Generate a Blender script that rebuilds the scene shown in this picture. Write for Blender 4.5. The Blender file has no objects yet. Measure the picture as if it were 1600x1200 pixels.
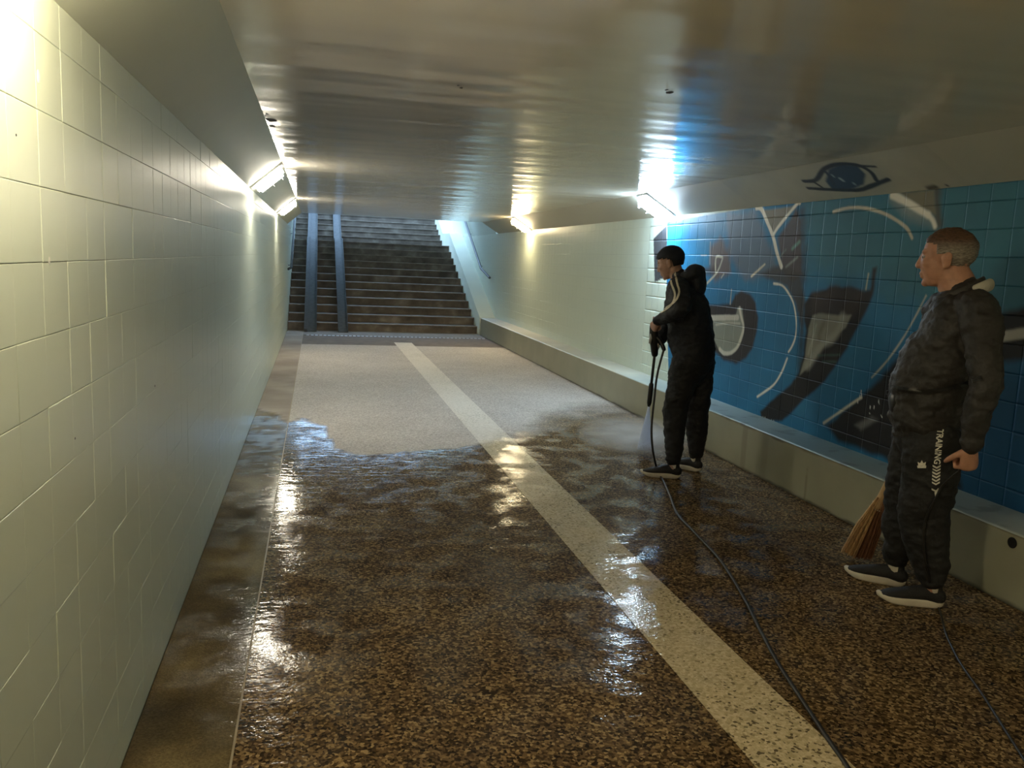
import bpy, bmesh, math, random
import numpy as np
from mathutils import Vector, Matrix, noise as mnoise
from mathutils.bvhtree import BVHTree

random.seed(7)
rng = np.random.default_rng(11)
scene = bpy.context.scene
COL = scene.collection

# ------------------------------------------------------------------ camera
F_PX, YAW, PITCH, ROLL, CAM_H = 1300.0, .2342, .1471, .0437, 1.58
_fw = Vector((math.sin(YAW) * math.cos(PITCH), math.cos(YAW) * math.cos(PITCH), -math.sin(PITCH)))
_r0 = Vector((math.cos(YAW), -math.sin(YAW), 0))
_u0 = _r0.cross(_fw)
CR = math.cos(ROLL) * _r0 + math.sin(ROLL) * _u0
CU = -math.sin(ROLL) * _r0 + math.cos(ROLL) * _u0
CF = _fw
CO = Vector((0, 0, CAM_H))
cam_d = bpy.data.cameras.new('camera')
cam = bpy.data.objects.new('camera', cam_d)
COL.objects.link(cam)
cam_d.sensor_width = 36.0
cam_d.lens = 36.0 * F_PX / 1600.0
cam_d.clip_start = .05
cam.matrix_world = Matrix(((CR.x, CU.x, -CF.x, 0), (CR.y, CU.y, -CF.y, 0), (CR.z, CU.z, -CF.z, CAM_H), (0, 0, 0, 1)))
scene.camera = cam

# ------------------------------------------------------------------ sky and exposure
world = bpy.data.worlds.new('sky')
scene.world = world
world.use_nodes = True
bg = world.node_tree.nodes['Background']
bg.inputs['Color'].default_value = (.44, .68, 1.0, 1)      # overcast morning seen by a camera balanced for lamps
bg.inputs['Strength'].default_value = 2.8
scene.view_settings.view_transform = 'Standard'
scene.view_settings.look = 'None'
scene.view_settings.exposure = 1.22
scene.view_settings.gamma = 1.0
scene.view_settings.use_curve_mapping = False
try:
    scene.cycles.use_denoising = True
    scene.cycles.max_bounces = 8
    scene.cycles.diffuse_bounces = 5
    scene.cycles.volume_bounces = 2
    scene.cycles.sample_clamp_indirect = 6.0
except Exception:
    pass
WARM = (1.0, .84, .55)
WARM_WHITE = (1.0, .90, .73)
YELLOW = (1.0, .79, .46)
COLD = (.62, .82, 1.0)
LAMPS = [  # side, y along the tunnel, colour, strength, label
    ('L', 1.70, WARM, 40, 'nearest glowing wall light, at the upper left corner of the view'),
    ('L', 7.75, WARM_WHITE, 36, 'warm white square light on left sloped edge, larger of the two'),
    ('L', 12.6, WARM_WHITE, 36, 'small warm white light on left sloped edge, near the stairs'),
    ('R', 8.45, COLD, 62, 'cold bluish white light on right sloped edge above the capped man'),
    ('R', 14.5, YELLOW, 38, 'yellow glowing light on right sloped edge near the stairs'),
    ('L', -3.6, WARM, 34, 'added warm fill light on left sloped edge, unseen behind the viewpoint'),  # unseen lamp added behind the viewpoint to fill the tunnel
    ('R', -1.4, WARM, 26, 'added warm fill light on right sloped edge, unseen behind the viewpoint'),  # second unseen lamp, added to lift the left wall and slope
]

# ------------------------------------------------------------------ helpers
def ray(px, py):
    return CF + (px - 800) / F_PX * CR - (py - 600) / F_PX * CU
def on_x(px, py, X):
    d = ray(px, py); return CO + d * (X / d.x)
def on_z(px, py, z=0.0):
    d = ray(px, py); return CO + d * ((z - CAM_H) / d.z)

def srgb(r, g, b):
    f = lambda c: ((c / 255) / 12.92 if c / 255 <= .04045 else ((c / 255 + .055) / 1.055) ** 2.4)
    return (f(r), f(g), f(b))

def link(o, parent=None):
    COL.objects.link(o)
    if parent is not None: o.parent = parent
    return o
def tag(o, label=None, cat=None, group=None, kind=None):
    if label: o['label'] = label
    if cat: o['category'] = cat
    if group: o['group'] = group
    if kind: o['kind'] = kind
    return o
def empty(name, loc=(0, 0, 0)):
    o = bpy.data.objects.new(name, None); o.empty_display_size = .1
    o.location = loc
    return link(o)
def put(name, me, mat, parent=None, smooth=False):
    """links a mesh given in world coordinates (parents have no rotation or scale)"""
    o = bpy.data.objects.new(name, me)
    if mat is not None:
        me.materials.clear(); me.materials.append(mat)
    if smooth:
        me.polygons.foreach_set('use_smooth', [True] * len(me.polygons))
    link(o, parent)
    if parent is not None:
        p = parent; off = Vector((0, 0, 0))
        while p is not None:
            off += p.location; p = p.parent
        o.location = -off
    return o
def from_bm(name, bm):
    me = bpy.data.meshes.new(name); bm.normal_update(); bm.to_mesh(me); bm.free(); return me
def pydata(name, v, f):
    me = bpy.data.meshes.new(name); me.from_pydata([tuple(map(float, p)) for p in v], [], f); me.update(); return me
def grid_mesh(name, P):
    """P: (n, m, 3) array"""
    n, m = P.shape[:2]
    me = bpy.data.meshes.new(name)
    idx = np.arange(n * m).reshape(n, m)
    q = np.stack([idx[:-1, :-1], idx[1:, :-1], idx[1:, 1:], idx[:-1, 1:]], -1).reshape(-1, 4)
    me.vertices.add(n * m); me.vertices.foreach_set('co', P.reshape(-1).astype(np.float32))
    me.loops.add(len(q) * 4); me.loops.foreach_set('vertex_index', q.reshape(-1).astype(np.int32))
    me.polygons.add(len(q)); me.polygons.foreach_set('loop_start', np.arange(0, len(q) * 4, 4, dtype=np.int32))
    me.update(calc_edges=True); me.validate()
    return me
def set_col(me, name, rgb):
    a = me.attributes.new(name, 'FLOAT_COLOR', 'POINT')
    c = np.ones((len(me.vertices), 4), np.float32); c[:, :3] = rgb
    a.data.foreach_set('color', c.reshape(-1))
def set_float(me, name, v):
    a = me.attributes.new(name, 'FLOAT', 'POINT'); a.data.foreach_set('value', np.asarray(v, np.float32))

def box(bm, x0, x1, y0, y1, z0, z1):
    vs = [bm.verts.new(p) for p in ((x0, y0, z0), (x1, y0, z0), (x1, y1, z0), (x0, y1, z0), (x0, y0, z1), (x1, y0, z1), (x1, y1, z1), (x0, y1, z1))]
    for f in ((3, 2, 1, 0), (4, 5, 6, 7), (0, 1, 5, 4), (1, 2, 6, 5), (2, 3, 7, 6), (3, 0, 4, 7)):
        bm.faces.new([vs[i] for i in f])
    return vs
def box_obj(name, dims, mat, parent=None, bevel=0):
    bm = bmesh.new(); box(bm, *dims)
    if bevel: bmesh.ops.bevel(bm, geom=bm.edges[:], offset=bevel, segments=2, affect='EDGES')
    return put(name, from_bm(name, bm), mat, parent)

def smooth_path(pts, n=8):
    pts = [Vector(p) for p in pts]; out = []
    for i in range(len(pts) - 1):
        p0 = pts[max(i - 1, 0)]; p1 = pts[i]; p2 = pts[i + 1]; p3 = pts[min(i + 2, len(pts) - 1)]
        for k in range(n):
            t = k / n
            out.append(.5 * ((2 * p1) + (p2 - p0) * t + (2 * p0 - 5 * p1 + 4 * p2 - p3) * t * t + (3 * p1 - p0 - 3 * p2 + p3) * t ** 3))
    out.append(pts[-1]); return out
def tube(bm, pts, rad, ref=(0, 0, 1), seg=16, caps=True, sub=0):
    """lofted tube; rad entries are r or (a along ref-side, b)"""
    pts = [Vector(p) for p in pts]
    rad = [(r, r) if not isinstance(r, (tuple, list)) else tuple(r) for r in rad]
    if sub:
        n = len(pts); P = smooth_path(pts, sub); R_ = smooth_path([Vector((a, b, 0)) for a, b in rad], sub)
        pts = P; rad = [(max(r.x, .001), max(r.y, .001)) for r in R_]
    if caps:   # rounded ends
        d0 = (pts[0] - pts[1]).normalized(); d1 = (pts[-1] - pts[-2]).normalized()
        a0, b0 = rad[0]; a1, b1 = rad[-1]
        pre, post, pr, qr = [], [], [], []
        for t in (1.35, 1.0, .6):
            k = math.cos(t); h = math.sin(t)
            pre.append(pts[0] + d0 * min(a0, b0) * h); pr.append((max(a0 * k, .0005), max(b0 * k, .0005)))
            post.append(pts[-1] + d1 * min(a1, b1) * h); qr.append((max(a1 * k, .0005), max(b1 * k, .0005)))
        pts = pre + pts + post[::-1]; rad = pr + rad + qr[::-1]
    ref = Vector(ref); rings = []
    for i, p in enumerate(pts):
        d = (pts[min(i + 1, len(pts) - 1)] - pts[max(i - 1, 0)])
        d = d.normalized() if d.length > 1e-9 else Vector((0, 0, 1))
        s = ref - d * ref.dot(d)
        if s.length < .05: s = d.orthogonal()
        s.normalize(); t = d.cross(s)
        a, b = rad[i]
        rings.append([bm.verts.new(p + s * (a * math.cos(2 * math.pi * k / seg)) + t * (b * math.sin(2 * math.pi * k / seg))) for k in range(seg)])
    for i in range(len(rings) - 1):
        for k in range(seg):
            bm.faces.new((rings[i][k], rings[i][(k + 1) % seg], rings[i + 1][(k + 1) % seg], rings[i + 1][k]))
    bm.faces.new(rings[0][::-1]); bm.faces.new(rings[-1])
def blob(bm, c, r, axes=None, seg=20):
    M = Matrix.Identity(4)
    if axes is not None:
        M = Matrix([[axes[j][i] for j in range(3)] + [0] for i in range(3)] + [[0, 0, 0, 1]])
    M = Matrix.Translation(Vector(c)) @ M @ Matrix.Diagonal((r[0], r[1], r[2], 1))
    bmesh.ops.create_uvsphere(bm, u_segments=seg, v_segments=seg // 2 + 2, radius=1, matrix=M)
def fuse(name, bm, voxel=.006, smooth=3, factor=.5):
    """welds overlapping closed shapes into ONE continuous surface"""
    bmesh.ops.recalc_face_normals(bm, faces=bm.faces[:])
    me = from_bm(name, bm)
    o = bpy.data.objects.new('temporary', me); COL.objects.link(o)
    m = o.modifiers.new('r', 'REMESH'); m.mode = 'VOXEL'; m.voxel_size = voxel
    if smooth:
        s = o.modifiers.new('s', 'SMOOTH'); s.iterations = smooth; s.factor = factor
    dg = bpy.context.evaluated_depsgraph_get()
    out = bpy.data.meshes.new_from_object(o.evaluated_get(dg)); out.name = name
    bpy.data.objects.remove(o); bpy.data.meshes.remove(me)
    return out
def wrinkle(me, amp, scale, stretch=(1, 1, 1), seed=0):
    n = len(me.vertices); co = np.empty(n * 3, np.float32); me.vertices.foreach_get('co', co); co = co.reshape(-1, 3)
    no = np.empty(n * 3, np.float32); me.vertices.foreach_get('normal', no); no = no.reshape(-1, 3)
    d = np.array([mnoise.fractal(Vector((p[0] * scale * stretch[0] + seed, p[1] * scale * stretch[1], p[2] * scale * stretch[2])), 1.0, 2.0, 3) for p in co])
    co += no * (d * amp)[:, None]
    me.vertices.foreach_set('co', co.reshape(-1)); me.update()

# ------------------------------------------------------------------ materials
def new_mat(name):
    m = bpy.data.materials.new(name); m.use_nodes = True
    nt = m.node_tree; b = nt.nodes['Principled BSDF']
    return m, nt, b
def N(nt, typ, **kw):
    n = nt.nodes.new(typ)
    for k, v in kw.items():
        if k.startswith('i_'):
            n.inputs[k[2:].replace('_', ' ')].default_value = v
        else: setattr(n, k, v)
    return n
def L(nt, a, ao, b, bi): nt.links.new(a.outputs[ao], b.inputs[bi])
def ramp(nt, stops, interp='LINEAR'):
    r = nt.nodes.new('ShaderNodeValToRGB'); r.color_ramp.interpolation = interp
    e = r.color_ramp.elements
    while len(e) < len(stops): e.new(.5)
    for k, (p, c) in enumerate(stops):
        e[k].position = p; e[k].color = (c[0], c[1], c[2], 1)
    return r
def coords(nt, scale=(1, 1, 1)):
    g = nt.nodes.new('ShaderNodeNewGeometry'); mp = nt.nodes.new('ShaderNodeMapping')
    mp.inputs['Scale'].default_value = scale
    L(nt, g, 'Position', mp, 'Vector'); return mp
def mixc(nt, fac, a, b, blend='MIX'):
    m = nt.nodes.new('ShaderNodeMix'); m.data_type = 'RGBA'; m.blend_type = blend
    for sock, v in ((0, fac), (6, a), (7, b)):
        if isinstance(v, tuple) and len(v) == 2 and hasattr(v[0], 'outputs'): nt.links.new(v[0].outputs[v[1]], m.inputs[sock])
        elif isinstance(v, (int, float)): m.inputs[sock].default_value = v
        else: m.inputs[sock].default_value = (v[0], v[1], v[2], 1)
    return m
def math_n(nt, op, a, b=None, c=None, clamp=False):
    m = nt.nodes.new('ShaderNodeMath'); m.operation = op; m.use_clamp = clamp
    for k, v in enumerate((a, b, c)):
        if v is None: continue
        if isinstance(v, tuple): nt.links.new(v[0].outputs[v[1]], m.inputs[k])
        else: m.inputs[k].default_value = v
    return m
def simple(name, col, rough=.5, metal=0.0, var=.12, scale=14, bump=0.0, bscale=60, coat=0.0, stretch=(1, 1, 1), spec=None):
    m, nt, b = new_mat(name)
    mp = coords(nt, stretch); nz = N(nt, 'ShaderNodeTexNoise'); nz.inputs['Scale'].default_value = scale; nz.inputs['Detail'].default_value = 4
    L(nt, mp, 'Vector', nz, 'Vector')
    c0 = tuple(max(0, c * (1 - var)) for c in col); c1 = tuple(min(1, c * (1 + var)) for c in col)
    r = ramp(nt, [(.3, c0), (.7, c1)]); L(nt, nz, 'Fac', r, 'Fac'); L(nt, r, 'Color', b, 'Base Color')
    b.inputs['Roughness'].default_value = rough; b.inputs['Metallic'].default_value = metal
    if coat: b.inputs['Coat Weight'].default_value = coat
    if spec is not None: b.inputs['Specular IOR Level'].default_value = spec
    if bump:
        n2 = N(nt, 'ShaderNodeTexNoise'); n2.inputs['Scale'].default_value = bscale; n2.inputs['Detail'].default_value = 3; L(nt, mp, 'Vector', n2, 'Vector')
        bp = N(nt, 'ShaderNodeBump'); bp.inputs['Strength'].default_value = bump; bp.inputs['Distance'].default_value = .01
        L(nt, n2, 'Fac', bp, 'Height'); L(nt, bp, 'Normal', b, 'Normal')
    return m

def gloss_paint(name, col, rough, ripple, rscale, var=.06, grime=.0, attr=None, detail=4):
    """oil paint with faint brush ripples, used on tiles, ceiling and slopes"""
    m, nt, b = new_mat(name)
    mp = coords(nt); nz = N(nt, 'ShaderNodeTexNoise'); nz.inputs['Scale'].default_value = 2.2; nz.inputs['Detail'].default_value = 5; L(nt, mp, 'Vector', nz, 'Vector')
    if attr:
        at = N(nt, 'ShaderNodeAttribute', attribute_name=attr)
        r = ramp(nt, [(.25, (.82, .82, .82)), (.75, (1.12, 1.12, 1.12))]); L(nt, nz, 'Fac', r, 'Fac')
        mx = mixc(nt, 1.0, (at, 'Color'), (r, 'Color'), 'MULTIPLY'); L(nt, mx, 2, b, 'Base Color')
    else:
        r = ramp(nt, [(.28, tuple(c * (1 - var - grime) for c in col)), (.5, col), (.75, tuple(min(1, c * (1 + var)) for c in col))])
        L(nt, nz, 'Fac', r, 'Fac'); L(nt, r, 'Color', b, 'Base Color')
    mr = coords(nt, rscale); n2 = N(nt, 'ShaderNodeTexNoise'); n2.inputs['Scale'].default_value = 1.0; n2.inputs['Detail'].default_value = detail; L(nt, mr, 'Vector', n2, 'Vector')
    bp = N(nt, 'ShaderNodeBump'); bp.inputs['Strength'].default_value = ripple; bp.inputs['Distance'].default_value = .02
    L(nt, n2, 'Fac', bp, 'Height'); L(nt, bp, 'Normal', b, 'Normal')
    rr = ramp(nt, [(.3, (rough * .95,) * 3), (.7, (rough * 1.05,) * 3)]); L(nt, nz, 'Fac', rr, 'Fac'); L(nt, rr, 'Color', b, 'Roughness')
    return m

MINT = (.60, .665, .57)
M = {}
M['wall'] = gloss_paint('mint_wall_paint', MINT, .25, .02, (1.5, 1.5, 18), var=.015)
M['tile'] = gloss_paint('mint_painted_tile', MINT, .34, .02, (1.5, 1.5, 18), var=.015)
M['tile'].node_tree.nodes['Principled BSDF'].inputs['Specular IOR Level'].default_value = .35
M['grout'] = simple('painted_joint_mortar', (.34, .35, .28), .7)
M['grout_dark'] = simple('dark_joint_mortar', (.035, .045, .05), .85)
M['graffiti'] = gloss_paint('sprayed_tile_paint', MINT, .55, .01, (4, 4, 14), attr='paint')
M['ceiling'] = gloss_paint('beige_ceiling_paint', (.84, .78, .65), .13, .60, (.6, 3.0, 1), var=.03, grime=.0, detail=1.2)
M['slope'] = gloss_paint('grey_green_slope_paint', (.76, .80, .69), .6, .08, (2, 2, 2), var=.03)
M['graffiti'].node_tree.nodes['Principled BSDF'].inputs['Specular IOR Level'].default_value = .22
M['slope_r'] = gloss_paint('taupe_slope_paint', (.50, .475, .385), .5, .08, (2, 2, 2), var=.03)
M['slope_p'] = gloss_paint('sprayed_slope_paint', (.4, .4, .3), .42, .08, (2, 2, 2), attr='paint')
M['ledge'] = gloss_paint('sprayed_ledge_paint', (.4, .4, .3), .40, .12, (4, 2, 4), attr='paint')
M['metal'] = simple('galvanised_metal', (.42, .43, .44), .38, .9, bump=.05)
M['ramp'] = simple('grey_painted_steel', (.105, .112, .12), .9, 0, bump=.1, spec=.1)
M['rail'] = simple('dull_steel_rail', (.10, .115, .14), .5, .2)
M['black'] = simple('black_plastic', (.012, .012, .013), .35)
M['dark'] = simple('dark_void', (.006, .006, .006), .9)
M['hose'] = simple('black_rubber_hose', (.014, .013, .012), .38)

def stair_mat():
    m, nt, b = new_mat('worn_terrazzo_step')
    mp = coords(nt); v = N(nt, 'ShaderNodeTexNoise'); v.inputs['Scale'].default_value = 3.5; v.inputs['Detail'].default_value = 8; L(nt, mp, 'Vector', v, 'Vector')
    r = ramp(nt, [(.3, (.065, .050, .038)), (.55, (.14, .112, .09)), (.75, (.26, .23, .20))]); L(nt, v, 'Fac', r, 'Fac')
    L(nt, r, 'Color', b, 'Base Color'); b.inputs['Roughness'].default_value = .6
    n2 = N(nt, 'ShaderNodeTexNoise'); n2.inputs['Scale'].default_value = 70; L(nt, mp, 'Vector', n2, 'Vector')
    bp = N(nt, 'ShaderNodeBump'); bp.inputs['Strength'].default_value = .3; bp.inputs['Distance'].default_value = .006; L(nt, n2, 'Fac', bp, 'Height'); L(nt, bp, 'Normal', b, 'Normal')
    return m
M['step'] = stair_mat()
M['nosing'] = simple('pale_nosing', (.20, .17, .14), .55, var=.3, scale=9)  # nosings mostly paler than the steps, varied by noise

def floor_mat(name, wet_stops, dry_stops, chip=95.0, chip_w=1.0, cloud=.55):
    m, nt, b = new_mat(name)
    mp = coords(nt)
    vo = N(nt, 'ShaderNodeTexVoronoi'); vo.inputs['Scale'].default_value = chip; L(nt, mp, 'Vector', vo, 'Vector')
    sep = N(nt, 'ShaderNodeSeparateColor'); L(nt, vo, 'Color', sep, 'Color')
    big = N(nt, 'ShaderNodeTexNoise'); big.inputs['Scale'].default_value = 1.6; big.inputs['Detail'].default_value = 6; L(nt, mp, 'Vector', big, 'Vector')
    f1 = math_n(nt, 'MULTIPLY_ADD', (big, 'Fac'), cloud, -cloud / 2); f0 = math_n(nt, 'MULTIPLY_ADD', (sep, 'Red'), chip_w, .5 - chip_w / 2); f2 = math_n(nt, 'ADD', (f0, 'Value'), (f1, 'Value'), clamp=True)
    rw = ramp(nt, wet_stops); rd = ramp(nt, dry_stops); L(nt, f2, 'Value', rw, 'Fac'); L(nt, f2, 'Value', rd, 'Fac')
    wet = N(nt, 'ShaderNodeAttribute', attribute_name='wet'); pool = N(nt, 'ShaderNodeAttribute', attribute_name='pool')
    mx = mixc(nt, (wet, 'Fac'), (rd, 'Color'), (rw, 'Color')); L(nt, mx, 2, b, 'Base Color')
    sp = math_n(nt, 'MULTIPLY_ADD', (wet, 'Fac'), -.38, .42); L(nt, sp, 'Value', b, 'Specular IOR Level')
    ro = math_n(nt, 'MULTIPLY_ADD', (wet, 'Fac'), -.10, .78); L(nt, ro, 'Value', b, 'Roughness')
    # water film: its own coat with its own ripples
    mid = N(nt, 'ShaderNodeTexNoise'); mid.inputs['Scale'].default_value = 5; mid.inputs['Detail'].default_value = 4; L(nt, mp, 'Vector', mid, 'Vector')
    film = ramp(nt, [(.46, (.03,) * 3), (.60, (.8,) * 3)]); L(nt, mid, 'Fac', film, 'Fac')
    cw0 = math_n(nt, 'MULTIPLY', (wet, 'Fac'), (film, 'Color')); cw = math_n(nt, 'MAXIMUM', (cw0, 'Value'), (pool, 'Fac')); L(nt, cw, 'Value', b, 'Coat Weight')
    b.inputs['Coat IOR'].default_value = 1.36
    cr = math_n(nt, 'MULTIPLY_ADD', (pool, 'Fac'), -.045, .06); L(nt, cr, 'Value', b, 'Coat Roughness')
    fine = N(nt, 'ShaderNodeTexNoise'); fine.inputs['Scale'].default_value = 60; fine.inputs['Detail'].default_value = 3; L(nt, mp, 'Vector', fine, 'Vector')
    mr = coords(nt, (3.2, 7.5, 1)); rip = N(nt, 'ShaderNodeTexNoise'); rip.inputs['Scale'].default_value = 2.2; rip.inputs['Detail'].default_value = 4; rip.inputs['Distortion'].default_value = .6; L(nt, mr, 'Vector', rip, 'Vector')
    inv = math_n(nt, 'SUBTRACT', 1.0, (pool, 'Fac'))
    fs = math_n(nt, 'MULTIPLY_ADD', (inv, 'Value'), .33, .01)
    b1 = N(nt, 'ShaderNodeBump'); b1.inputs['Distance'].default_value = .0034; L(nt, fs, 'Value', b1, 'Strength'); L(nt, fine, 'Fac', b1, 'Height')
    b2 = N(nt, 'ShaderNodeBump'); b2.inputs['Distance'].default_value = .02; b2.inputs['Strength'].default_value = .10; L(nt, rip, 'Fac', b2, 'Height'); L(nt, b1, 'Normal', b2, 'Normal')
    L(nt, b2, 'Normal', b, 'Coat Normal')
    b3 = N(nt, 'ShaderNodeBump'); b3.inputs['Distance'].default_value = .004; b3.inputs['Strength'].default_value = .35; L(nt, vo, 'Distance', b3, 'Height'); L(nt, b3, 'Normal', b, 'Normal')
    return m
M['terrazzo'] = floor_mat('wet_brown_aggregate',
    [(0, (.014, .008, .004)), (.25, (.043, .026, .011)), (.6, (.122, .076, .033)), (.85, (.22, .145, .065)), (1, (.34, .24, .115))],
    [(0, (.32, .29, .265)), (.4, (.45, .415, .385)), (.8, (.55, .51, .48)), (1, (.64, .60, .56))])
M['stripe'] = floor_mat('cream_aggregate_stripe',
    [(0, (.12, .095, .055)), (.12, (.42, .345, .21)), (.6, (.55, .46, .30)), (1, (.66, .57, .40))],
    [(0, (.40, .37, .32)), (.15, (.62, .58, .52)), (1, (.76, .72, .66))])
M['gutter'] = floor_mat('wet_gutter_concrete',
    [(0, (.022, .016, .007)), (.5, (.095, .070, .032)), (1, (.25, .19, .09))],
    [(0, (.24, .20, .16)), (.5, (.33, .28, .23)), (1, (.43, .37, .31))], chip=160.0, chip_w=.22, cloud=2.2)

# ------------------------------------------------------------------ the tunnel: floor
XL, XR = -.57, 3.68
ZL, ZR = 2.105, 2.125           # wall tops
CXL, CXR, ZC = -.30, 3.33, 2.335  # ceiling creases
LX, LZ = 3.35, .365             # ledge front and top
Y0, Y1 = -6.0, 17.25            # tunnel ends
YS, RISE, TREAD = 17.5, .157, .39

def vnoise(x, y, s, seed=0.0, octv=3):
    return np.array([mnoise.fractal(Vector((a * s + seed, b * s - seed, seed * .37)), 1.0, 2.0, octv) for a, b in zip(x, y)])
def sstep(a, b, x):
    t = np.clip((x - a) / (b - a), 0, 1); return t * t * (3 - 2 * t)
def wetness(x, y):
    nz = vnoise(x, y, 2.6, 3.1); nz2 = vnoise(x, y, 9.0, 8.3, 2)
    edge = np.interp(x, [-.6, -.26, -.1, .08, .16, .35, .7, 1.0, 1.4, 1.8, 2.4, 3.35], [8.6, 8.05, 8.05, 7.75, 6.85, 6.55, 6.65, 6.85, 6.95, 7.2, 8.2, 8.8])
    soft = np.interp(x, [-.6, 1.3, 1.9, 2.4, 3.4], [.10, .10, .8, 1.5, 1.6])
    wet = 1 - sstep(-.5, .5, (y - edge + .22 * nz + .07 * nz2) / soft)
    # standing water behind the swept edge
    back = np.interp(x, [-.26, .2, .6, 1.0, 1.4, 1.6], [5.1, 5.55, 5.95, 6.25, 6.6, 6.9])
    pool = wet * sstep(-.25, .25, y - back + .35 * nz + .2 * nz2) * (1 - sstep(1.3, 1.65, x))
    pool *= np.clip(.72 + 1.1 * nz2 + .5 * nz, .12, 1)
    pool = np.maximum(pool, wet * sstep(.12, .02, np.abs(x + .24)) * .8 * sstep(2, 4, y))
    ps = sstep(.25, .6, nz - .1 * nz2) * .55 * wet
    return wet, np.maximum(pool, ps)
def floor_patch(name, x0, x1, y0, y1, z, step, mat, parent):
    n = max(2, int((x1 - x0) / step)); m = max(2, int((y1 - y0) / step))
    X, Yg = np.meshgrid(np.linspace(x0, x1, n), np.linspace(y0, y1, m), indexing='ij')
    P = np.stack([X, Yg, np.full_like(X, z)], -1)
    me = grid_mesh(name, P)
    w, p = wetness(X.reshape(-1), Yg.reshape(-1))
    set_float(me, 'wet', w); set_float(me, 'pool', p)
    return put(name, me, mat, parent)
floor = floor_patch('floor', -.245, LX, 1.2, 14.75, 0.0, .045, M['terrazzo'], None)
tag(floor, kind='structure')
floor_patch('floor_slab', -.245, LX, Y0, 1.2, 0.0, .3, M['terrazzo'], floor)
floor_patch('gutter_strip', XL, -.25, 1.2, YS, -.006, .04, M['gutter'], floor)
floor_patch('gutter_strip', XL, -.25, Y0, 1.2, -.006, .2, M['gutter'], floor)
floor_patch('guide_stripe', 1.39, 1.715, 1.2, 15.3, .0025, .045, M['stripe'], floor)
floor_patch('guide_stripe', 1.39, 1.715, Y0, 1.2, .0025, .2, M['stripe'], floor)
M['band'] = simple('grey_brown_cross_band', (.17, .14, .12), .9, var=.2, scale=6)
M['band2'] = simple('pale_threshold_slab', (.26, .23, .21), .9, var=.12, scale=6)
box_obj('joint_strip', (-.25, -.243, Y0, YS, -.02, .002), simple('pale_joint_strip', (.30, .24, .15), .5), floor)
box_obj('cross_band', (-.245, LX, 14.75, 16.35, -.05, 0), M['band'], floor)
box_obj('drain_channel', (-.18, LX, 16.35, 16.47, -.05, -.012), M['dark'], floor)
for k in range(44):
    x = -.18 + k * .08
    box_obj('drain_bar', (x, x + .05, 16.35, 16.47, -.02, -.002), M['metal'], floor)
box_obj('threshold_slab', (-.245, LX, 16.47, YS, -.05, 0), M['band2'], floor)

box_obj('base_slab', (XL - .25, XR + .25, Y0 - .2, 29.6, -.4, -.06), M['dark'], floor)

# ------------------------------------------------------------------ tiles and graffiti
GRAF = []     # (kind, pts(Y,Z), width, rgb, softness, alpha)
def W(pts): return np.array([(on_x(x, y, XR).y, on_x(x, y, XR).z) for x, y in pts])
def Q(pts, sx, sy, x0, y0): return [(x0 + x * sx, y0 + y * sy) for x, y in pts]
z6 = lambda pts: Q(pts, .1875, .1875, 1100, 440)
z4 = lambda pts: Q(pts, .1875, .1875, 1000, 240)
z5 = lambda pts: Q(pts, .1875, .1875, 1300, 180)
BLUE = (.022, .175, .36); LIT_TEAL = (.050, .185, .245); DIM_BLUE = (.010, .085, .205)
BLK = (.013, .012, .013); BRN = (.060, .046, .042); BEI = (.36, .36, .30); WHT = (.90, .87, .78); TAU = (.24, .225, .18); VIO = (.14, .16, .20)
def poly(pts, rgb, soft=.012, a=1.0): GRAF.append(('p', W(pts), 0, rgb, soft, a))
def line(pts, w, rgb=WHT, soft=.006, a=1.0): GRAF.append(('l', W(pts), w * 1.15, rgb, soft, a))
# blue ground; teal and deep blue drifts paint in warm lamplight and falloff
poly([(1042, 346), (1042, 470), (1044, 560), (1046, 640), (1700, 900), (1700, 240)], BLUE, .006)
poly([(1250, 300), (1262, 420), (1350, 440), (1420, 470), (1480, 520), (1800, 560), (1800, 200), (1400, 280)], LIT_TEAL, .16, .85)
poly([(1320, 640), (1400, 560), (1500, 560), (1800, 600), (1800, 980), (1500, 800)], DIM_BLUE, .18, .9)
poly([(1046, 350), (1100, 345), (1110, 420), (1048, 450)], (.02, .25, .50), .08, .7)
# dark plate-like patch that ends the mural
poly([(1021, 373), (1042, 351), (1042, 432), (1023, 441)], (.045, .048, .055), .004)
line([(1042, 350), (1042, 372)], .012, (.3, .35, .38))
# grey and brown drifts in the upper left of the mural
poly([(1135, 332), (1180, 330), (1205, 385), (1218, 425), (1165, 440), (1138, 400)], VIO, .06, .75)
poly([(1110, 385), (1125, 372), (1140, 390), (1142, 425), (1118, 440), (1108, 420)], (.17, .115, .085), .05, .85)
poly([(1090, 418), (1120, 415), (1118, 432), (1095, 430)], BRN, .03, .7)
poly([(1215, 372), (1244, 328), (1252, 345), (1254, 430), (1238, 440), (1222, 425)], (.085, .060, .055), .025, .95)
poly([(1185, 428), (1218, 414), (1250, 425), (1258, 470), (1254, 520), (1243, 475), (1230, 448), (1200, 436)], (.055, .048, .045), .03, .9)
line([(1253, 330), (1256, 400), (1252, 470), (1252, 540), (1250, 600)], .05, (.035, .040, .048), .06, .8)
poly([(1190, 329), (1246, 321), (1208, 366)], TAU, .012)
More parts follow.
